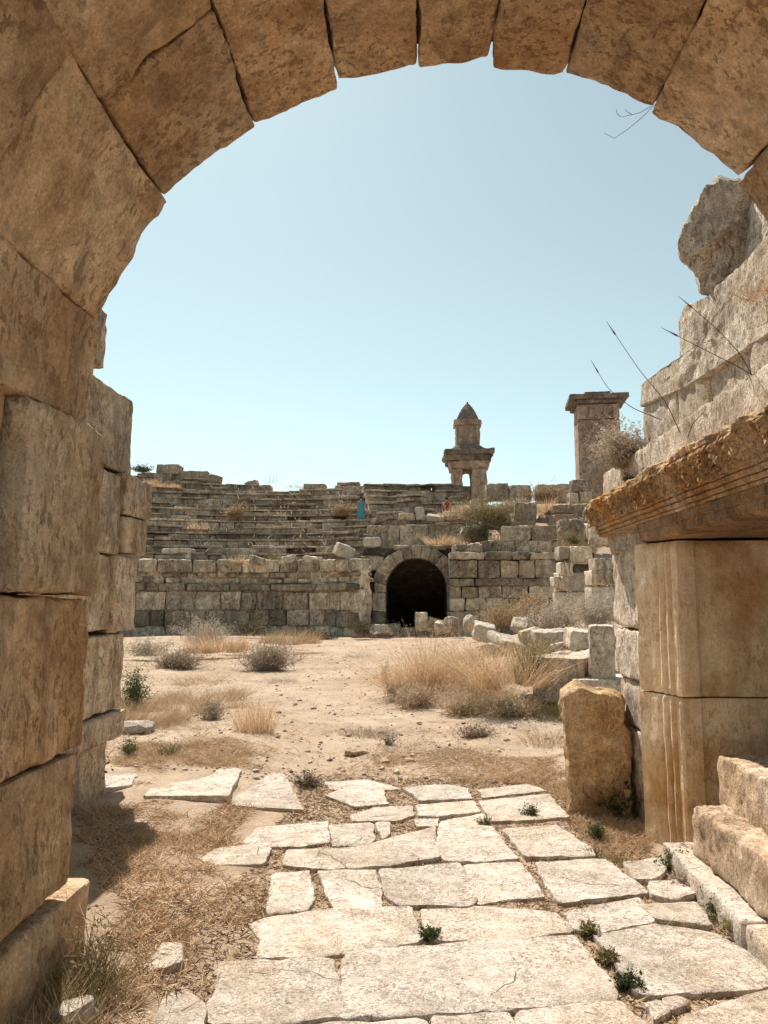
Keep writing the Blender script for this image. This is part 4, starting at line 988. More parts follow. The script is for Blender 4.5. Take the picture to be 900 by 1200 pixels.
# ------------------------------------------------------------------ people
def person(px, py, D, label, chain, radii, edges, clothes, hair, sc_=.76):
    o = at_y(px, py, D)
    me = bpy.data.meshes.new('person'); me.from_pydata([tuple(v) for v in chain], edges, []); ob = bpy.data.objects.new('person', me); C.objects.link(ob); ob.location = o
    tag(ob, label, 'person', None, 'thing')
    bpy.context.view_layer.objects.active = ob
    sk = ob.modifiers.new('skin', 'SKIN'); sk.use_smooth_shade = True
    for i, r_ in enumerate(radii): me.skin_vertices[0].data[i].radius = (r_, r_)
    me.skin_vertices[0].data[0].use_root = True
    sb = ob.modifiers.new('sub', 'SUBSURF'); sb.levels = 1; sb.render_levels = 2
    me.materials.append(SKIN)
    for nm, mbx, mt in clothes+hair:
        V = mbx.verts(); mx = mesh_from(nm, V, mbx.F, True); mx.materials.append(mt); oo = bpy.data.objects.new(nm, mx); C.objects.link(oo); oo.parent = ob
    ob.scale = (sc_,)*3
    return ob
SKIN = plain('skin', (.42, .26, .18), 0); BLUE = plain('blue_cloth', (.08, .28, .37), .05); RED = plain('red_cloth', (.38, .09, .08), .05); HAIR = plain('dark_hair', (.02, .015, .012), 0); PINK = plain('pink_bag', (.5, .2, .2), .05); DARK = plain('dark_trousers', (.12, .08, .07), 0)
def ell(mb, c, rx, ry, rz, n=10):
    G = []
    for t in np.linspace(.02, math.pi-.02, n):
        G.append([(c[0]+rx*math.sin(t)*math.cos(a), c[1]+ry*math.sin(t)*math.sin(a), c[2]+rz*math.cos(t)) for a in np.linspace(0, 2*math.pi, 2*n, endpoint=False)])
    loft(mb, np.array(G))
def dress(sections):
    mb = MB(); loft(mb, np.array([[(cx+rx*math.cos(a), cy+ry*math.sin(a), z) for a in np.linspace(0, 2*math.pi, 18, endpoint=False)] for (z, rx, ry, cx, cy) in sections])); return mb
# standing figure, seen from behind or front, in a long teal dress
ch = [(0, 0, .92), (0, 0, 1.15), (0, 0, 1.36), (0, 0, 1.46), (0, -.01, 1.56), (0, -.01, 1.68),
      (-.17, 0, 1.36), (-.24, .02, 1.10), (-.22, -.08, .88), (.17, 0, 1.36), (.24, .02, 1.10), (.22, -.08, .88),
      (-.09, 0, .86), (-.10, -.02, .48), (-.10, .02, .07), (-.10, -.10, .03), (.09, 0, .86), (.11, -.04, .48), (.12, .03, .07), (.12, -.09, .03), (-.21, -.11, .80), (.21, -.11, .80)]
ra = [.13, .12, .13, .055, .085, .075, .06, .042, .03, .06, .042, .03, .085, .06, .04, .03, .085, .06, .04, .03, .03, .03]
ed = [(0, 1), (1, 2), (2, 3), (3, 4), (4, 5), (2, 6), (6, 7), (7, 8), (8, 20), (2, 9), (9, 10), (10, 11), (11, 21), (0, 12), (12, 13), (13, 14), (14, 15), (0, 16), (16, 17), (17, 18), (18, 19)]
hb = MB(); ell(hb, (0, .02, 1.64), .105, .115, .115); ell(hb, (0, .07, 1.52), .08, .05, .12, 8)
bg = MB(); ell(bg, (.25, -.03, 1.12), .06, .10, .16, 8)
person(423, 612, 37.3, 'standing person in a long teal dress with dark hair, among the theatre seats', ch, ra, ed,
       [('dress', dress([(.28, .27, .22, 0, 0), (.55, .24, .19, 0, 0), (.95, .19, .155, 0, 0), (1.1, .155, .14, 0, 0), (1.3, .19, .145, 0, 0), (1.42, .15, .11, 0, 0), (1.46, .07, .07, 0, 0)]), BLUE)], [('hair', hb, HAIR), ('shoulder_bag', bg, PINK)])
# crouched figure in red
ch = [(0, .1, .28), (0, -.02, .48), (-.02, -.12, .68), (-.03, -.15, .76), (-.04, -.19, .84), (-.04, -.21, .94),
      (-.18, -.13, .66), (-.26, -.30, .46), (-.14, -.45, .42), (.15, -.13, .66), (.24, -.30, .48), (.13, -.45, .42), (-.12, .02, .27), (-.16, -.36, .44), (-.15, -.30, .06), (-.15, -.42, .03), (.12, .02, .27), (.16, -.36, .44), (.15, -.30, .06), (.15, -.42, .03), (-.08, -.5, .41), (.07, -.5, .41)]
ra2 = [.14, .13, .13, .055, .085, .075, .06, .042, .03, .06, .042, .03, .085, .06, .04, .03, .085, .06, .04, .03, .03, .03]
hb = MB(); ell(hb, (-.04, -.17, .92), .105, .115, .11)
person(524, 601, 37.0, 'person in a red top sitting on the steps left of the sarcophagus tomb', ch, ra2, ed,
       [('red_top', dress([(.22, .20, .19, 0, .08), (.35, .19, .17, 0, .04), (.5, .19, .16, -.01, -.03), (.65, .22, .16, -.02, -.11), (.73, .10, .09, -.03, -.14)]), RED)], [('hair', hb, HAIR)])
# ------------------------------------------------------------------ plants
STRAW = plain('dry_straw', (.50, .36, .22), .4, .25)
GOLD = plain('golden_grass', (.64, .46, .285), .45, .3)
PALE = plain('bleached_brush', (.50, .42, .33), .3, .2)
GREYB = plain('grey_brush', (.43, .35, .27), .4, .2)
BROWN = plain('brown_twigs', (.30, .21, .135), .4)
GREEN = plain('weed_green', (.105, .12, .045), .35, .25)
DGREEN = plain('dark_green', (.07, .085, .035), .4, .2)
OLIVE = plain('olive_leaf', (.26, .22, .10), .3, .25)
JOINT = plain('joint_litter', (.33, .225, .13), .6, 0)
LITTER = plain('grass_litter', (.42, .285, .165), .6, .1, hue=(.64, .50, .35))
DARKTW = plain('dark_stalk', (.12, .085, .06), .2)

def tuft_mb(c, Rr, h, n, seed, w=.004, lean=.35, curl=.25, flat=1.0):
    rs = np.random.RandomState(seed); mb = MB()
    a = rs.uniform(0, 6.283, n); q = np.sqrt(rs.uniform(0, 1, n))*Rr; kf = np.ones(n); kl = np.zeros((n, 2))
    if Rr > .45:        # several clumps of their own height and lean
        m = int(6+Rr*14); ca = rs.uniform(0, 6.283, m); cq = np.sqrt(rs.uniform(0, 1, m))*Rr; ch = rs.uniform(.3, 1.15, m); cl = rs.normal(0, .3, (m, 2)); k = rs.randint(0, m, n)
        x = cq[k]*np.cos(ca[k])+rs.normal(0, .13, n)*Rr**.5; y = cq[k]*np.sin(ca[k])+rs.normal(0, .13, n)*Rr**.5
        a = np.arctan2(y, x); q = np.hypot(x, y); kf = ch[k]; kl = cl[k]
    x = c[0]+q*np.cos(a); y = c[1]+q*np.sin(a)*flat; base = np.stack([x, y, gz(x, y)-.01+(c[2]-float(gz(c[0], c[1])))], 1)
    hh = h*kf*rs.uniform(.35, 1.05, n)*(1-.4*np.minimum(q/Rr, 1.1)**2); l = kl*hh[:, None]+rs.normal(0, lean, (n, 2))*hh[:, None]+np.stack([np.cos(a), np.sin(a)], 1)*(q/Rr*lean*.8*hh)[:, None]
    tip = base+np.c_[l, hh]
    blades(mb, base, tip, w, curl, rs); return mb, base, tip
def seed_heads(mb, tip, base, rs, size, k=3):
    d = tip-base
    for i in range(k): leaves(mb, tip-d*(.05+.12*i)+rs.normal(0, size*.4, tip.shape), size, rs, .5)
def shrub_mb(c, rx, ry, h, nst, nlf, lsize, seed, w=.006, mbs=None, low=.25):
    """twigs that fork up and out from the base, with small leaves along their outer parts; returns (twigs, leaves)"""
    rs = np.random.RandomState(seed); tw = MB(); lf = MB(); c = np.array(c, float)
    a = rs.uniform(0, 6.283, nst); e = np.sqrt(rs.uniform(0, 1, nst))
    lump = .78+.3*np.sin(a*3+seed)*np.cos(a*2+seed*2)+.22*np.sin(a*7+seed*3)*e
    top = np.stack([c[0]+np.cos(a)*e*rx*lump, c[1]+np.sin(a)*e*ry*lump, c[2]+h*(np.sqrt(np.maximum(0, 1-(e*.92)**2))*rs.uniform(.6, 1.05, nst)*lump)+.02], 1)
    base = c+np.c_[rs.normal(0, rx*.22, nst), rs.normal(0, ry*.22, nst), np.zeros(nst)-.02]
    blades(tw, base, top, w, .25, rs, 3)
    # side twigs
    t = rs.uniform(.35, .95, nst*3); i = rs.randint(0, nst, nst*3); b2 = base[i]+(top[i]-base[i])*t[:, None]; t2_ = b2+rs.normal(0, .16*h, (nst*3, 3))+np.array([0, 0, .06*h])
    blades(tw, b2, t2_, w*.7, .2, rs, 2)
    i = rs.randint(0, nst*3, nlf); P = b2[i]+(t2_[i]-b2[i])*rs.uniform(.1, 1.1, nlf)[:, None]+rs.normal(0, .02*h, (nlf, 3))
    P = P[P[:, 2] > c[2]+low*h*rs.uniform(0, 1, len(P))*.5]
    leaves(lf, P, lsize, rs); return tw, lf
def plant_things(name, label, cat, c, tw, lf, mt, ml, group=None):
    t = thing(name, label, cat, c, group); put('twigs', tw, mt, t, smooth=False); put('leaves', lf, ml, t, smooth=False); return t
GS = 'dry shrubs'; GT = 'grass tufts'; GW = 'green weeds between the stones'
def shrub(px, py, rx, ry, h, nst, nlf, ls, seed, label, mt=BROWN, ml=GREYB, w=.008, D=None, group=GS, name='dry_shrub', cat='shrub', z=None):
    c = gp(px, py) if D is None else at_y(px, py, D)
    if z is not None: c[2] += z
    tw, lf = shrub_mb(c, rx, ry, h, nst, nlf, ls, seed, w); return plant_things(name, label, cat, c, tw, lf, mt, ml, group)
def tuft(px, py, Rr, h, n, seed, label, mat=STRAW, w=.004, lean=.35, curl=.3, D=None, heads=0, group=GT, name='grass_tuft', cat='grass tuft', flat=1., dz=0.):
    c = gp(px, py) if D is None else at_y(px, py, D)
    if dz: c = c+np.array([0, 0, dz])
    mb, b_, t_ = tuft_mb(c, Rr, h, n, seed, w, lean, curl, flat)
    if heads: seed_heads(mb, t_, b_, np.random.RandomState(seed+1), heads)
    return put(name, mb, mat, smooth=False, label=label, cat=cat, group=group)

# left side of the orchestra, in front of the podium
shrub(242, 760, 1.25, .8, 1.25, 260, 3800, .05, 1001, 'tall bleached bush in front of the podium wall, left', PALE, PALE, D=23)
tuft(254, 767, .85, .75, 1500, 1002, 'rounded golden grass clump at the foot of the tall bleached bush', GOLD, .012, .3, D=20.5, dz=.1)
shrub(313, 787, 1.0, .65, .85, 420, 6500, .035, 1003, 'grey brown bush in the open, right of the golden clump', BROWN, GREYB, D=16.6, z=.0)
shrub(207, 784, 1.0, .6, .6, 320, 4800, .035, 1004, 'low grey bush left of the grey brown bush, nearer the left wall', BROWN, GREYB, D=16.8)
tuft(345, 757, .9, .6, 1300, 1005, 'reddish dry grass clump behind the grey brown bush', STRAW, .012, .4, D=22, dz=.1)
shrub(375, 752, 1.3, .5, .6, 200, 2600, .05, 1006, 'dark green low scrub along the right foot of the podium wall', BROWN, DGREEN, D=28.5)
shrub(290, 745, 1.5, .5, .9, 200, 2600, .05, 1007, 'shaded green scrub against the middle of the podium wall', BROWN, DGREEN, D=29.5)
shrub(425, 744, .8, .5, .8, 160, 1800, .05, 1008, 'dark scrub at the podium corner left of the gateway', BROWN, DGREEN, D=28.5)
shrub(172, 768, 1.0, .5, .6, 200, 2800, .04, 1009, 'pale low brush close to the left wall end', PALE, PALE, D=19)
tuft(205, 830, 1.0, .38, 3800, 1010, 'wide mat of tawny grass on the left, beyond the ruined wall', STRAW, .006, .7, .4, heads=.012)
tuft(170, 850, .55, .34, 2400, 1011, 'tawny grass mat right beside the ruined wall end', STRAW, .005, .7, .4)
shrub(248, 843, .3, .25, .28, 120, 1300, .022, 1012, 'small grey green weed bush at the edge of the tawny grass', BROWN, GREYB, .005)
tuft(299, 858, .22, .46, 420, 1013, 'upright straw coloured tuft standing alone at the path edge', GOLD, .006, .28, .25, heads=.014)
shrub(158, 832, .22, .25, .75, 110, 1300, .035, 1014, 'tall green weed growing against the ruined wall end', GREEN, GREEN, group='green weeds by the left wall')
shrub(150, 885, .12, .1, .22, 60, 420, .022, 1015, 'small green weed at the foot of the ruined wall end', GREEN, GREEN, .004, group='green weeds by the left wall')
tuft(200, 885, .10, .2, 110, 1016, 'tiny green sprout in the tawny grass right of the small green weed', GREEN, .005, .5)
tuft(245, 880, .5, .14, 900, 1017, 'flat straw patch between the tawny grass and the first slabs', STRAW, .004, .9, .4)
# path side
shrub(360, 922, .24, .18, .16, 110, 500, .014, 1020, 'dark twiggy plant growing between the far slabs', DARKTW, GREYB, .006)
tuft(283, 925, .18, .03, 160, 1021, 'flat dried weed lying on the seam of the far left slabs', BROWN, .005, 1.5, .3)
tuft(432, 862, .34, .12, 700, 1022, 'low grey tuft alone in the middle of the path', GREYB, .005, .7, .3)
shrub(455, 873, .12, .1, .1, 60, 260, .014, 1023, 'small dark sprig on the path below the grey tuft', DARKTW, BROWN, .005)
tuft(467, 878, .28, .06, 380, 1024, 'flat brown patch of plant right of the small dark sprig', GREYB, .005, .9)
shrub(452, 800, .12, .12, .55, 26, 150, .03, 1025, 'thin tall weed stalk at the left edge of the golden grass', BROWN, BROWN, .009)
for q_, (px, py, rr, hh, nn, lb) in enumerate(((330, 800, .3, .16, 260, 'low straw tuft on the open path below the grey brown bush'), (268, 815, .35, .2, 320, 'sparse tawny tuft between the lone tuft and the grey bushes'), (420, 770, .4, .2, 260, 'thin straw tuft on the path left of the golden grass, far off'), (235, 800, .5, .3, 420, 'loose tawny tuft at the back of the wide grass mat'), (540, 885, .4, .1, 420, 'flat straw patch on the earth behind the dusty sunken slab'), (640, 870, .3, .2, 360, 'ragged straw tuft left of the ochre rock'))):
    tuft(px, py, rr, hh, nn, 1200+q_, lb, STRAW if q_ % 2 else PALE, .005, .8, .4)
# golden grass island
tuft(503, 806, .55, 1.05, 1500, 1030, 'tallest golden grass stand, left of the other golden stands below the gateway', GOLD, .006, .42, .3, heads=.022)
tuft(543, 800, .5, .75, 1100, 1031, 'golden grass stand in the middle of the grassy island', GOLD, .006, .5, .3, heads=.022)
tuft(592, 802, .5, .85, 1100, 1046, 'golden grass stand nearest the squared grey block on its left', GOLD, .006, .45, .3, heads=.022)
tuft(560, 772, .9, .5, 900, 1033, 'pale straw grass behind the golden stands', GOLD, .010, .4, .3, D=17)
tuft(478, 800, .3, .4, 420, 1047, 'short bent straw clump at the left tip of the grassy island', STRAW, .006, .7, .35)
tuft(570, 822, .45, .35, 520, 1048, 'trampled straw in front of the golden stands', STRAW, .006, .9, .35)
tuft(622, 800, .22, .9, 600, 1032, 'green tinged upright grass right against the squared grey block', OLIVE, .009, .2, .25)
shrub(490, 828, .6, .5, .42, 260, 2600, .03, 1034, 'low tan brush at the front left of the golden grass', STRAW, PALE)
shrub(545, 836, .6, .45, .36, 260, 2400, .03, 1035, 'low tan brush at the front middle of the golden grass', STRAW, PALE)
shrub(600, 838, .55, .4, .34, 260, 2200, .028, 1036, 'low brown brush at the front right of the golden grass', STRAW, PALE)
shrub(560, 862, .45, .22, .14, 180, 700, .02, 1037, 'flat brown twigs lying in front of the tan brush', BROWN, GREYB, .006)
shrub(470, 820, .3, .3, .3, 140, 1200, .03, 1038, 'small tan brush at the far left tip of the golden grass', BROWN, PALE)
tuft(645, 840, .25, .3, 420, 1039, 'grassy patch with green between the squared block and the ochre rock', OLIVE, .006, .4)
# mound plants
shrub(590, 738, 1.1, .8, 1.15, 260, 3600, .05, 1040, 'reddish dry bush on the rubble before the ashlar wall', BROWN, STRAW, D=23)
shrub(655, 738, 1.1, .8, 1.0, 260, 4600, .05, 1041, 'pale seedy bush at the foot of the carved stacks, left part', PALE, PALE, D=18.5)
shrub(700, 735, .9, .7, 1.0, 240, 4200, .05, 1042, 'pale seedy bush beside the right wall end', PALE, PALE, D=17)
shrub(645, 775, .55, .5, .42, 200, 2200, .035, 1043, 'dry yellow brush between the rubble stones and squared block', BROWN, STRAW, D=14)
tuft(610, 775, .5, .5, 800, 1044, 'straw grass beneath the grey slanted slab', GOLD, .01, .35, D=15.5)
# plants on the theatre and the slope
shrub(577, 620, 1.9, 1.0, 1.7, 380, 7000, .07, 1050, 'big olive yellow bush on the slope above the ashlar wall', BROWN, OLIVE, D=33.5, w=.02)
shrub(562, 632, 1.3, .8, .8, 220, 2600, .06, 1051, 'dark green bush at the left foot of the olive bush', BROWN, DGREEN, D=33)
tuft(545, 605, 1.2, 1.0, 900, 1052, 'dry grass on the slope below the sarcophagus tomb', GOLD, .02, .3, D=35.5)
tuft(522, 637, 1.0, .6, 700, 1053, 'dry grass along the top of the gateway', GOLD, .018, .35, D=33)
tuft(640, 600, 1.2, .8, 900, 1054, 'dry grass between the slope blocks', GOLD, .02, .35, D=35)
shrub(640, 586, 1.6, .8, 1.1, 220, 3200, .07, 1055, 'brown dry brush in front of the long skyline block', BROWN, STRAW, D=38, w=.02)
shrub(697, 612, .7, .6, .8, 160, 2000, .06, 1056, 'green bush beside the small block pile by the cornice', BROWN, GREEN, D=33)
shrub(673, 637, .4, .4, .5, 120, 1200, .05, 1057, 'yellow green weed on the carved stack', GREEN, OLIVE, D=27)
shrub(167, 553, .9, .6, .5, 160, 1800, .07, 1058, 'dark bush on the rim at the far left of the theatre', BROWN, DGREEN, D=41.8, w=.02)
tuft(190, 571, 1.0, .6, 600, 1059, 'dry grass at the left end of the top seats', GOLD, .02, .4, D=40)
shrub(275, 605, .9, .6, .75, 200, 2400, .06, 1060, 'yellow brush growing in the gap of the seat rows', BROWN, STRAW, D=37.2, w=.02)
shrub(398, 603, .9, .6, .7, 180, 2000, .06, 1061, 'dry brush on the seats left of the standing figure', BROWN, STRAW, D=37.5, w=.02)
tuft(232, 620, .7, .5, 300, 1062, 'straw tuft in the seat rows at left', GOLD, .018, .4, D=36)
tuft(277, 659, .6, .5, 260, 1063, 'straw tuft on the podium edge at left', GOLD, .018, .4, D=33)
tuft(322, 655, .4, .4, 200, 1064, 'greenish tuft on the podium edge in the middle', OLIVE, .018, .4, D=33.2)
tuft(445, 622, .3, .3, 160, 1065, 'small yellow green tuft left above the gateway', OLIVE, .02, .4, D=34)
tuft(355, 572, .8, .5, 200, 1066, 'sparse tall straw on the rim left of the square block', GOLD, .016, .3, D=43.5)
tuft(317, 566, .4, 1.3, 16, 1067, 'few thin tall stalks on the rim in the middle', PALE, .02, .12, D=43.5)
shrub(556, 608, 1.3, .8, .9, 260, 3200, .06, 1180, 'tan brush on the slope between the tomb base and the olive bush', STRAW, PALE, D=34.5, w=.02)
shrub(600, 600, 1.1, .8, .8, 220, 2600, .06, 1181, 'tan brush below the second skyline block right of the tomb', STRAW, PALE, D=36, w=.02)
tuft(588, 640, .44, .6, 420, 1182, 'dry grass on the ashlar wall top under the olive bush', GOLD, .02, .4, D=32.6)
shrub(625, 720, .9, .6, .9, 200, 2600, .05, 1183, 'brown seedy bush before the middle of the ashlar wall', BROWN, STRAW, D=24)
# weeds in the paving
shrub(622, 958, 0.085, 0.060, 0.098, 90, 620, .016, 1070, 'bright green tuft at the near edge of the square far slab', GREEN, GREEN, .004, group=GW, name='green_weed', cat='weed')
shrub(504, 1102, 0.076, 0.054, 0.070, 90, 620, .016, 1071, 'green tuft at the corner of the long left slab', GREEN, GREEN, .004, group=GW, name='green_weed', cat='weed')
shrub(735, 1160, 0.093, 0.066, 0.081, 90, 620, .016, 1072, 'dark green tuft in the bottom right joint', DGREEN, DGREEN, .004, group=GW, name='green_weed', cat='weed')
shrub(793, 1022, .13, .12, .16, 120, 700, .02, 1073, 'bushy green weed clump by the far kerb stone', GREEN, GREEN, .004, group=GW, name='green_weed', cat='weed')
shrub(803, 1040, .10, .1, .12, 90, 400, .018, 1074, 'grey seedy weed just nearer than the bushy clump along the kerb', GREYB, GREYB, .004, group=GW, name='green_weed', cat='weed')
shrub(843, 1078, .10, .08, .11, 90, 420, .018, 1075, 'green weed at the joint of the two kerb stones', GREEN, GREEN, .004, group=GW, name='green_weed', cat='weed')
shrub(868, 1098, .12, .08, .12, 90, 420, .018, 1076, 'olive weed along the nearer kerb stone', OLIVE, OLIVE, .004, group=GW, name='green_weed', cat='weed')
shrub(700, 985, 0.085, 0.060, 0.149, 90, 620, .016, 1077, 'green weed on the earth before the ochre rock', GREEN, GREEN, .004, group=GW, name='green_weed', cat='weed')
tuft(697, 1003, .05, .08, 90, 1078, 'little green sprout at a slab corner in front of the jamb', GREEN, .006, .6, group=GW, name='green_weed', cat='weed')
tuft(724, 1012, .08, .06, 140, 1079, 'greenish tuft between the wide smooth slab and the small slab', OLIVE, .006, .8, group=GW, name='green_weed', cat='weed')
shrub(568, 970, 0.076, 0.054, 0.070, 90, 620, .016, 1080, 'grey green tuft in the joint beside the cracked slab', OLIVE, OLIVE, .004, group=GW, name='green_weed', cat='weed')
shrub(690, 1098, 0.076, 0.054, 0.070, 90, 620, .016, 1081, 'olive tuft in the joint left of the big smooth slab', OLIVE, OLIVE, .004, group=GW, name='green_weed', cat='weed')
shrub(713, 1130, 0.070, 0.050, 0.070, 90, 620, .016, 1082, 'grey green tuft halfway along the joint to the bottom right', OLIVE, OLIVE, .004, group=GW, name='green_weed', cat='weed')
shrub(726, 955, .2, .14, .3, 60, 260, .05, 1083, 'dark green leafy weed in the shade right of the ochre rock', DGREEN, DGREEN, .008, group='weeds at the rock', name='green_weed', cat='weed')
tuft(730, 950, .22, .34, 160, 1084, 'long bladed grass in the shade of the ochre rock', DGREEN, .009, .45, group='weeds at the rock')
# left plinth weeds
shrub(108, 1150, .2, .22, .36, 60, 200, .02, 1090, 'dry brown weed with thin stalks beside the left plinth', BROWN, OLIVE, .005)
tuft(96, 1160, .16, .2, 340, 1091, 'grass tuft with green blades at the foot of the left plinth', OLIVE, .005, .5)
tuft(62, 1185, .2, .16, 420, 1092, 'straw tuft at the bottom left corner, in front of the plinth', STRAW, .005, .6)
tuft(118, 960, .12, .3, 60, 1093, 'thin dry blades in the shadow of the left wall', STRAW, .004, .5)
shrub(103, 925, .1, .14, .42, 50, 500, .03, 1094, 'dark climbing weed in the shaded corner behind the arch jamb', BROWN, DGREEN, .006)

# dry grass lying over the earth
rs = np.random.RandomState(77)
def litter(n, gen, hmax=.03, L=.07, w=.0032, seed=0):
    xy = gen(n); keep = ~inside(xy) | (rs.uniform(0, 1, len(xy)) < .02); xy = xy[keep]; n = len(xy)
    z = gz(xy[:, 0], xy[:, 1]); a = rs.uniform(0, 6.283, n); l = L*rs.uniform(.4, 1.3, n)
    b = np.c_[xy, z+.002]; t = b+np.c_[np.cos(a)*l, np.sin(a)*l, rs.uniform(.0, 1, n)**2*hmax+.004]
    mb = MB(); blades(mb, b, t, w, .35, rs, 2); return mb
def poly_gen(poly, dens=None, zc=.05, edge=.25):
    P = np.array([gp(x, y)[:2] for x, y in poly])
    def gen(n):
        lo, hi = P.min(0)-edge, P.max(0)+edge; out = []
        while sum(map(len, out)) < n:
            q = rs.uniform(lo, hi, (n, 2)); c = np.zeros(n, bool); j = len(P)-1
            wob = np.c_[q, np.zeros(n)]; q2 = q+np.stack([vnoise(wob, 2.5, 3), vnoise(wob, 2.5, 9)], 1)*edge
            for i in range(len(P)):
                a, b_ = P[i], P[j]; t = ((a[1] > q2[:, 1]) != (b_[1] > q2[:, 1])); c ^= t & (q2[:, 0] < (b_[0]-a[0])*(q2[:, 1]-a[1])/(b_[1]-a[1]+1e-12)+a[0]); j = i
            den = fbm(wob, 2.2, 44, 3)+fbm(wob, 9, 45, 2)*.5; c &= rs.uniform(-.9, .7, n) < den
            out.append(q[c])
        return np.concatenate(out)[:n]
    return gen
mb = litter(12000, poly_gen([(110, 945), (300, 945), (300, 985), (245, 1015), (300, 1060), (290, 1110), (240, 1130), (215, 1200), (90, 1210), (120, 1080), (115, 1000)]), hmax=.06, L=.09, w=.0048)
put('dry_grass', mb, LITTER, smooth=False, kind='stuff', label='flattened dry grass covering the earth left of the paving', cat='dry grass')
mb = litter(12000, poly_gen([(660, 880), (600, 915), (640, 935), (675, 960), (700, 1000), (740, 1010), (770, 990), (750, 965), (690, 950), (670, 930)], edge=.15), hmax=.05, L=.08)
put('dry_grass', mb, LITTER, smooth=False, kind='stuff', label='dry straw on the earth around the ochre rock and jamb foot', cat='dry grass')
mb = litter(9000, poly_gen([(150, 870), (300, 870), (320, 900), (190, 912), (140, 925)], edge=.3), hmax=.05, L=.09)
put('dry_grass', mb, LITTER, smooth=False, kind='stuff', label='thin straw on the earth behind the far left slabs', cat='dry grass')
mb = litter(9000, poly_gen([(470, 880), (660, 880), (640, 920), (560, 915), (480, 905)], edge=.4), hmax=.03, L=.07)
put('dry_grass', mb, LITTER, smooth=False, kind='stuff', label='thin straw on the earth behind the far right slabs', cat='dry grass')
mb = litter(30000, lambda n: np.stack([rs.uniform(-1.0, 1.5, n), rs.uniform(2.6, 6.8, n)], 1), hmax=.028, L=.05, w=.006)
put('dry_grass', mb, JOINT, smooth=False, kind='stuff', label='straw and dead grass caught in the joints between the slabs', cat='dry grass')
def mid_gen(n):
    out = []
    while sum(map(len, out)) < n:
        q = np.stack([rs.uniform(-7, 5, n), 6.8+rs.uniform(0, 1, n)**1.4*18], 1); w3 = np.c_[q, np.zeros(n)]
        den = fbm(w3, .7, 144, 3)+.5*fbm(w3, 3.1, 145, 2)+.35*np.abs(q[:, 0]+.6)/3-.75
        out.append(q[rs.uniform(-.6, .8, n) < den])
    return np.concatenate(out)[:n]
mb = litter(16000, mid_gen, hmax=.07, L=.11, w=.006)
put('dry_grass', mb, STRAW, smooth=False, kind='stuff', label='sparse straw scattered over the dusty orchestra floor', cat='dry grass')
# dry grass sprinkled over seats and slope
n = 1000; yy = rs.uniform(33.5, 42.5, n); xx = rs.uniform(-19, 8, n); keep = ~((np.abs(xx) < 2.6) & (yy < 35)); xx, yy = xx[keep], yy[keep]; n = len(xx)
base = np.c_[xx, yy, [3.35+.375*math.floor(max(0, (y-33.55)/.70))+.35 if x < -2.6 else hz(x, y)+.05 for x, y in zip(xx, yy)]]
tip = base+np.c_[rs.normal(0, .12, (n, 2)), rs.uniform(.08, .3, n)]
mb = MB(); blades(mb, base, tip, .03, .3, rs, 2)
put('dry_grass', mb, GOLD, smooth=False, kind='stuff', label='sparse dry grass growing from the seat rows and slope', cat='dry grass')

# plants on the near stonework
c = at_x(738, 545, 1.66); tw, lf = shrub_mb((c[0]-.05, c[1], c[2]), .25, .3, .38, 360, 9500, .02, 1100, .003, low=.0)
plant_things('grey_bush', 'pale grey flowering bush growing on the cornice end of the right wall', 'shrub', (c[0], c[1], c[2]), tw, lf, GREYB, PALE)
c = at_x(742, 562, 1.63); tw, lf = shrub_mb((c[0]-.03, c[1], c[2]-.04), .08, .1, .1, 60, 500, .016, 1101, .003, low=0.)
plant_things('green_weed', 'little dark green weed at the foot of the pale grey bush', 'weed', (c[0], c[1], c[2]), tw, lf, DGREEN, DGREEN)
c = at_x(893, 335, 1.76); mb, b_, t_ = tuft_mb((c[0], c[1], 0), .1, .16, 130, 1102, .004, .7); V = mb.V[0]; V[:, 2] += c[2]-.05-float(gz(c[0], c[1]))
put('grass_tuft', mb, STRAW, smooth=False, label='straw tuft high on the right wall at the picture edge', cat='grass tuft', group=GT)
def stalk(pts, label, D0, D1, heads=True):
    P = np.array([at_y(x, y, D0+(D1-D0)*i/(len(pts)-1)) for i, (x, y) in enumerate(pts)])
    s = np.linspace(0, 1, 24); k = np.linspace(0, 1, len(P)); Q = np.stack([np.interp(s, k, P[:, j]) for j in range(3)], 1)
    for _ in range(4): Q[1:-1] = (Q[:-2]+2*Q[1:-1]+Q[2:])/4
    mb = MB(); tube(mb, Q, .003, .0015, 6)
    if heads:
        d = Q[-1]-Q[-2]; d /= np.linalg.norm(d); tube(mb, [Q[-1]-d*.06, Q[-1]-d*.045], .0015, .0055, 6); tube(mb, [Q[-1]-d*.045, Q[-1]-d*.02, Q[-1]+d*.04], .0055, .0008, 6)
    put('dry_stalk', mb, DARKTW, label=label, cat='dry stalk', group='thin stalks on the right wall')
stalk([(797, 507), (780, 470), (750, 435), (715, 383)], 'longest thin dark stalk, second from the left on the right wall', 4.3, 4.1)
stalk([(775, 492), (740, 478), (712, 455), (696, 428)], 'leftmost thin dark stalk, starting in the grey bush', 4.6, 4.5)
stalk([(885, 447), (868, 415), (840, 385), (802, 353)], 'thick dark stalk rising highest beside the upper right blocks', 3.75, 3.7)
stalk([(905, 455), (870, 432), (830, 412), (783, 388)], 'faint thin stalk crossing below the thick one at right', 3.6, 3.7)
stalk([(806, 512), (812, 496), (827, 480)], 'short bent stalk on the cornice ledge', 3.9, 3.95, False)
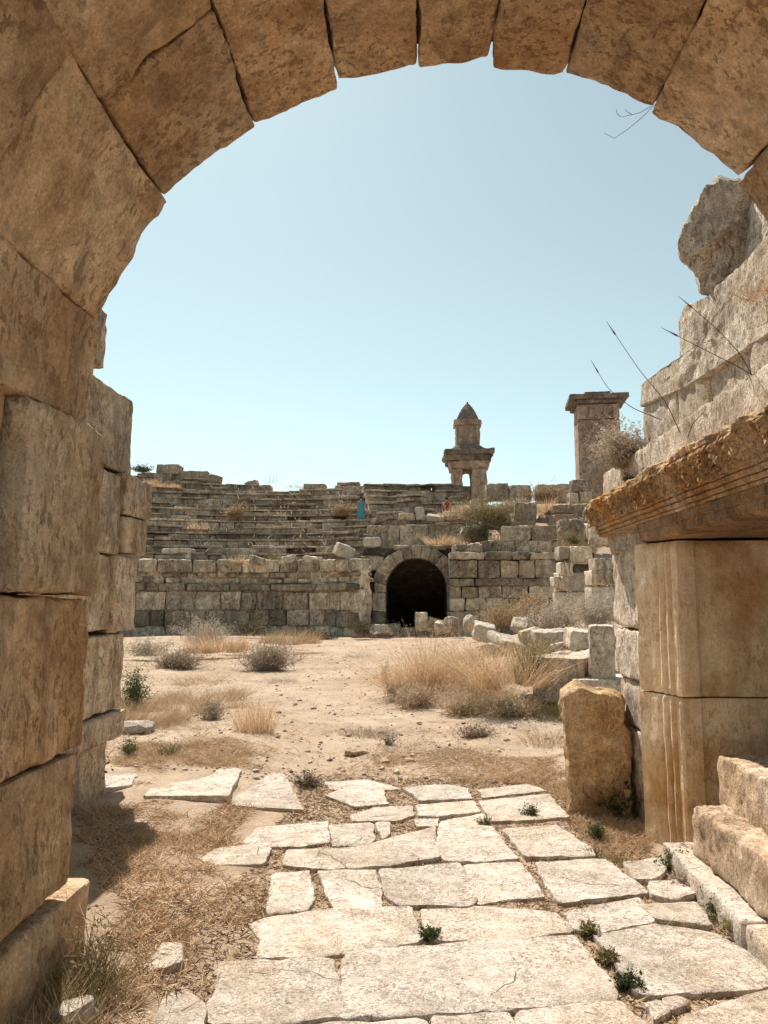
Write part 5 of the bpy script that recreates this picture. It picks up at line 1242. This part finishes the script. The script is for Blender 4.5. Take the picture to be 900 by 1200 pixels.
# dry twig hanging from a joint of the arch
def twig():
    mb = MB(); T = lambda px, py: at_y(px, py, 2.99)
    for pts in ([(768, 122), (752, 138), (735, 152), (720, 162), (708, 156)], [(764, 124), (750, 132), (738, 135), (728, 137)], [(740, 134), (735, 131), (733, 128)], [(727, 137), (723, 133), (722, 128)]):
        tube(mb, np.array([T(*p) for p in pts]), .0014, .0008, 5)
    put('hanging_twig', mb, DARKTW, label='bare dry twig hanging from a joint under the arch crown', cat='twig')
twig()

# ------------------------------------------------------------------ light
SUN_EL, SUN_AZ = 55.0, -24.0     # degrees; azimuth from +Y, negative to the left
sd = bpy.data.lights.new('sun', 'SUN'); sd.energy = 4.75; sd.angle = R(.53); sd.color = (1.0, .925, .835)
so = bpy.data.objects.new('sun', sd); C.objects.link(so)
sv = Vector((math.sin(R(SUN_AZ))*math.cos(R(SUN_EL)), math.cos(R(SUN_AZ))*math.cos(R(SUN_EL)), math.sin(R(SUN_EL))))
so.rotation_mode = 'QUATERNION'; so.rotation_quaternion = (-sv).to_track_quat('-Z', 'Y'); so.location = (-10, 20, 40)
w = bpy.data.worlds.new('World'); scene.world = w; w.use_nodes = True; nt = w.node_tree; g = NT(nt); bg = nt.nodes['Background']
sky = g.n('ShaderNodeTexSky', sky_type='NISHITA'); sky.sun_disc = False; sky.sun_elevation = R(SUN_EL); sky.sun_rotation = R(SUN_AZ)
sky.air_density = 1.0; sky.dust_density = .55; sky.ozone_density = 1.0; sky.altitude = 100
hs = g.n('ShaderNodeHueSaturation'); hs.inputs['Saturation'].default_value = .56; g.put(hs.inputs['Color'], sky.outputs[0])
g.put(bg.inputs[0], g.mix(1., hs.outputs[0], (.67, .77, .68), 'MULTIPLY')); bg.inputs[1].default_value = .125
vs = scene.view_settings; vs.view_transform = 'Standard'; vs.look = 'None'; vs.gamma = 1; vs.use_curve_mapping = False; vs.exposure = .68
scene.cycles.max_bounces = 10; scene.cycles.diffuse_bounces = 6; scene.cycles.use_denoising = True
scene.render.film_transparent = False
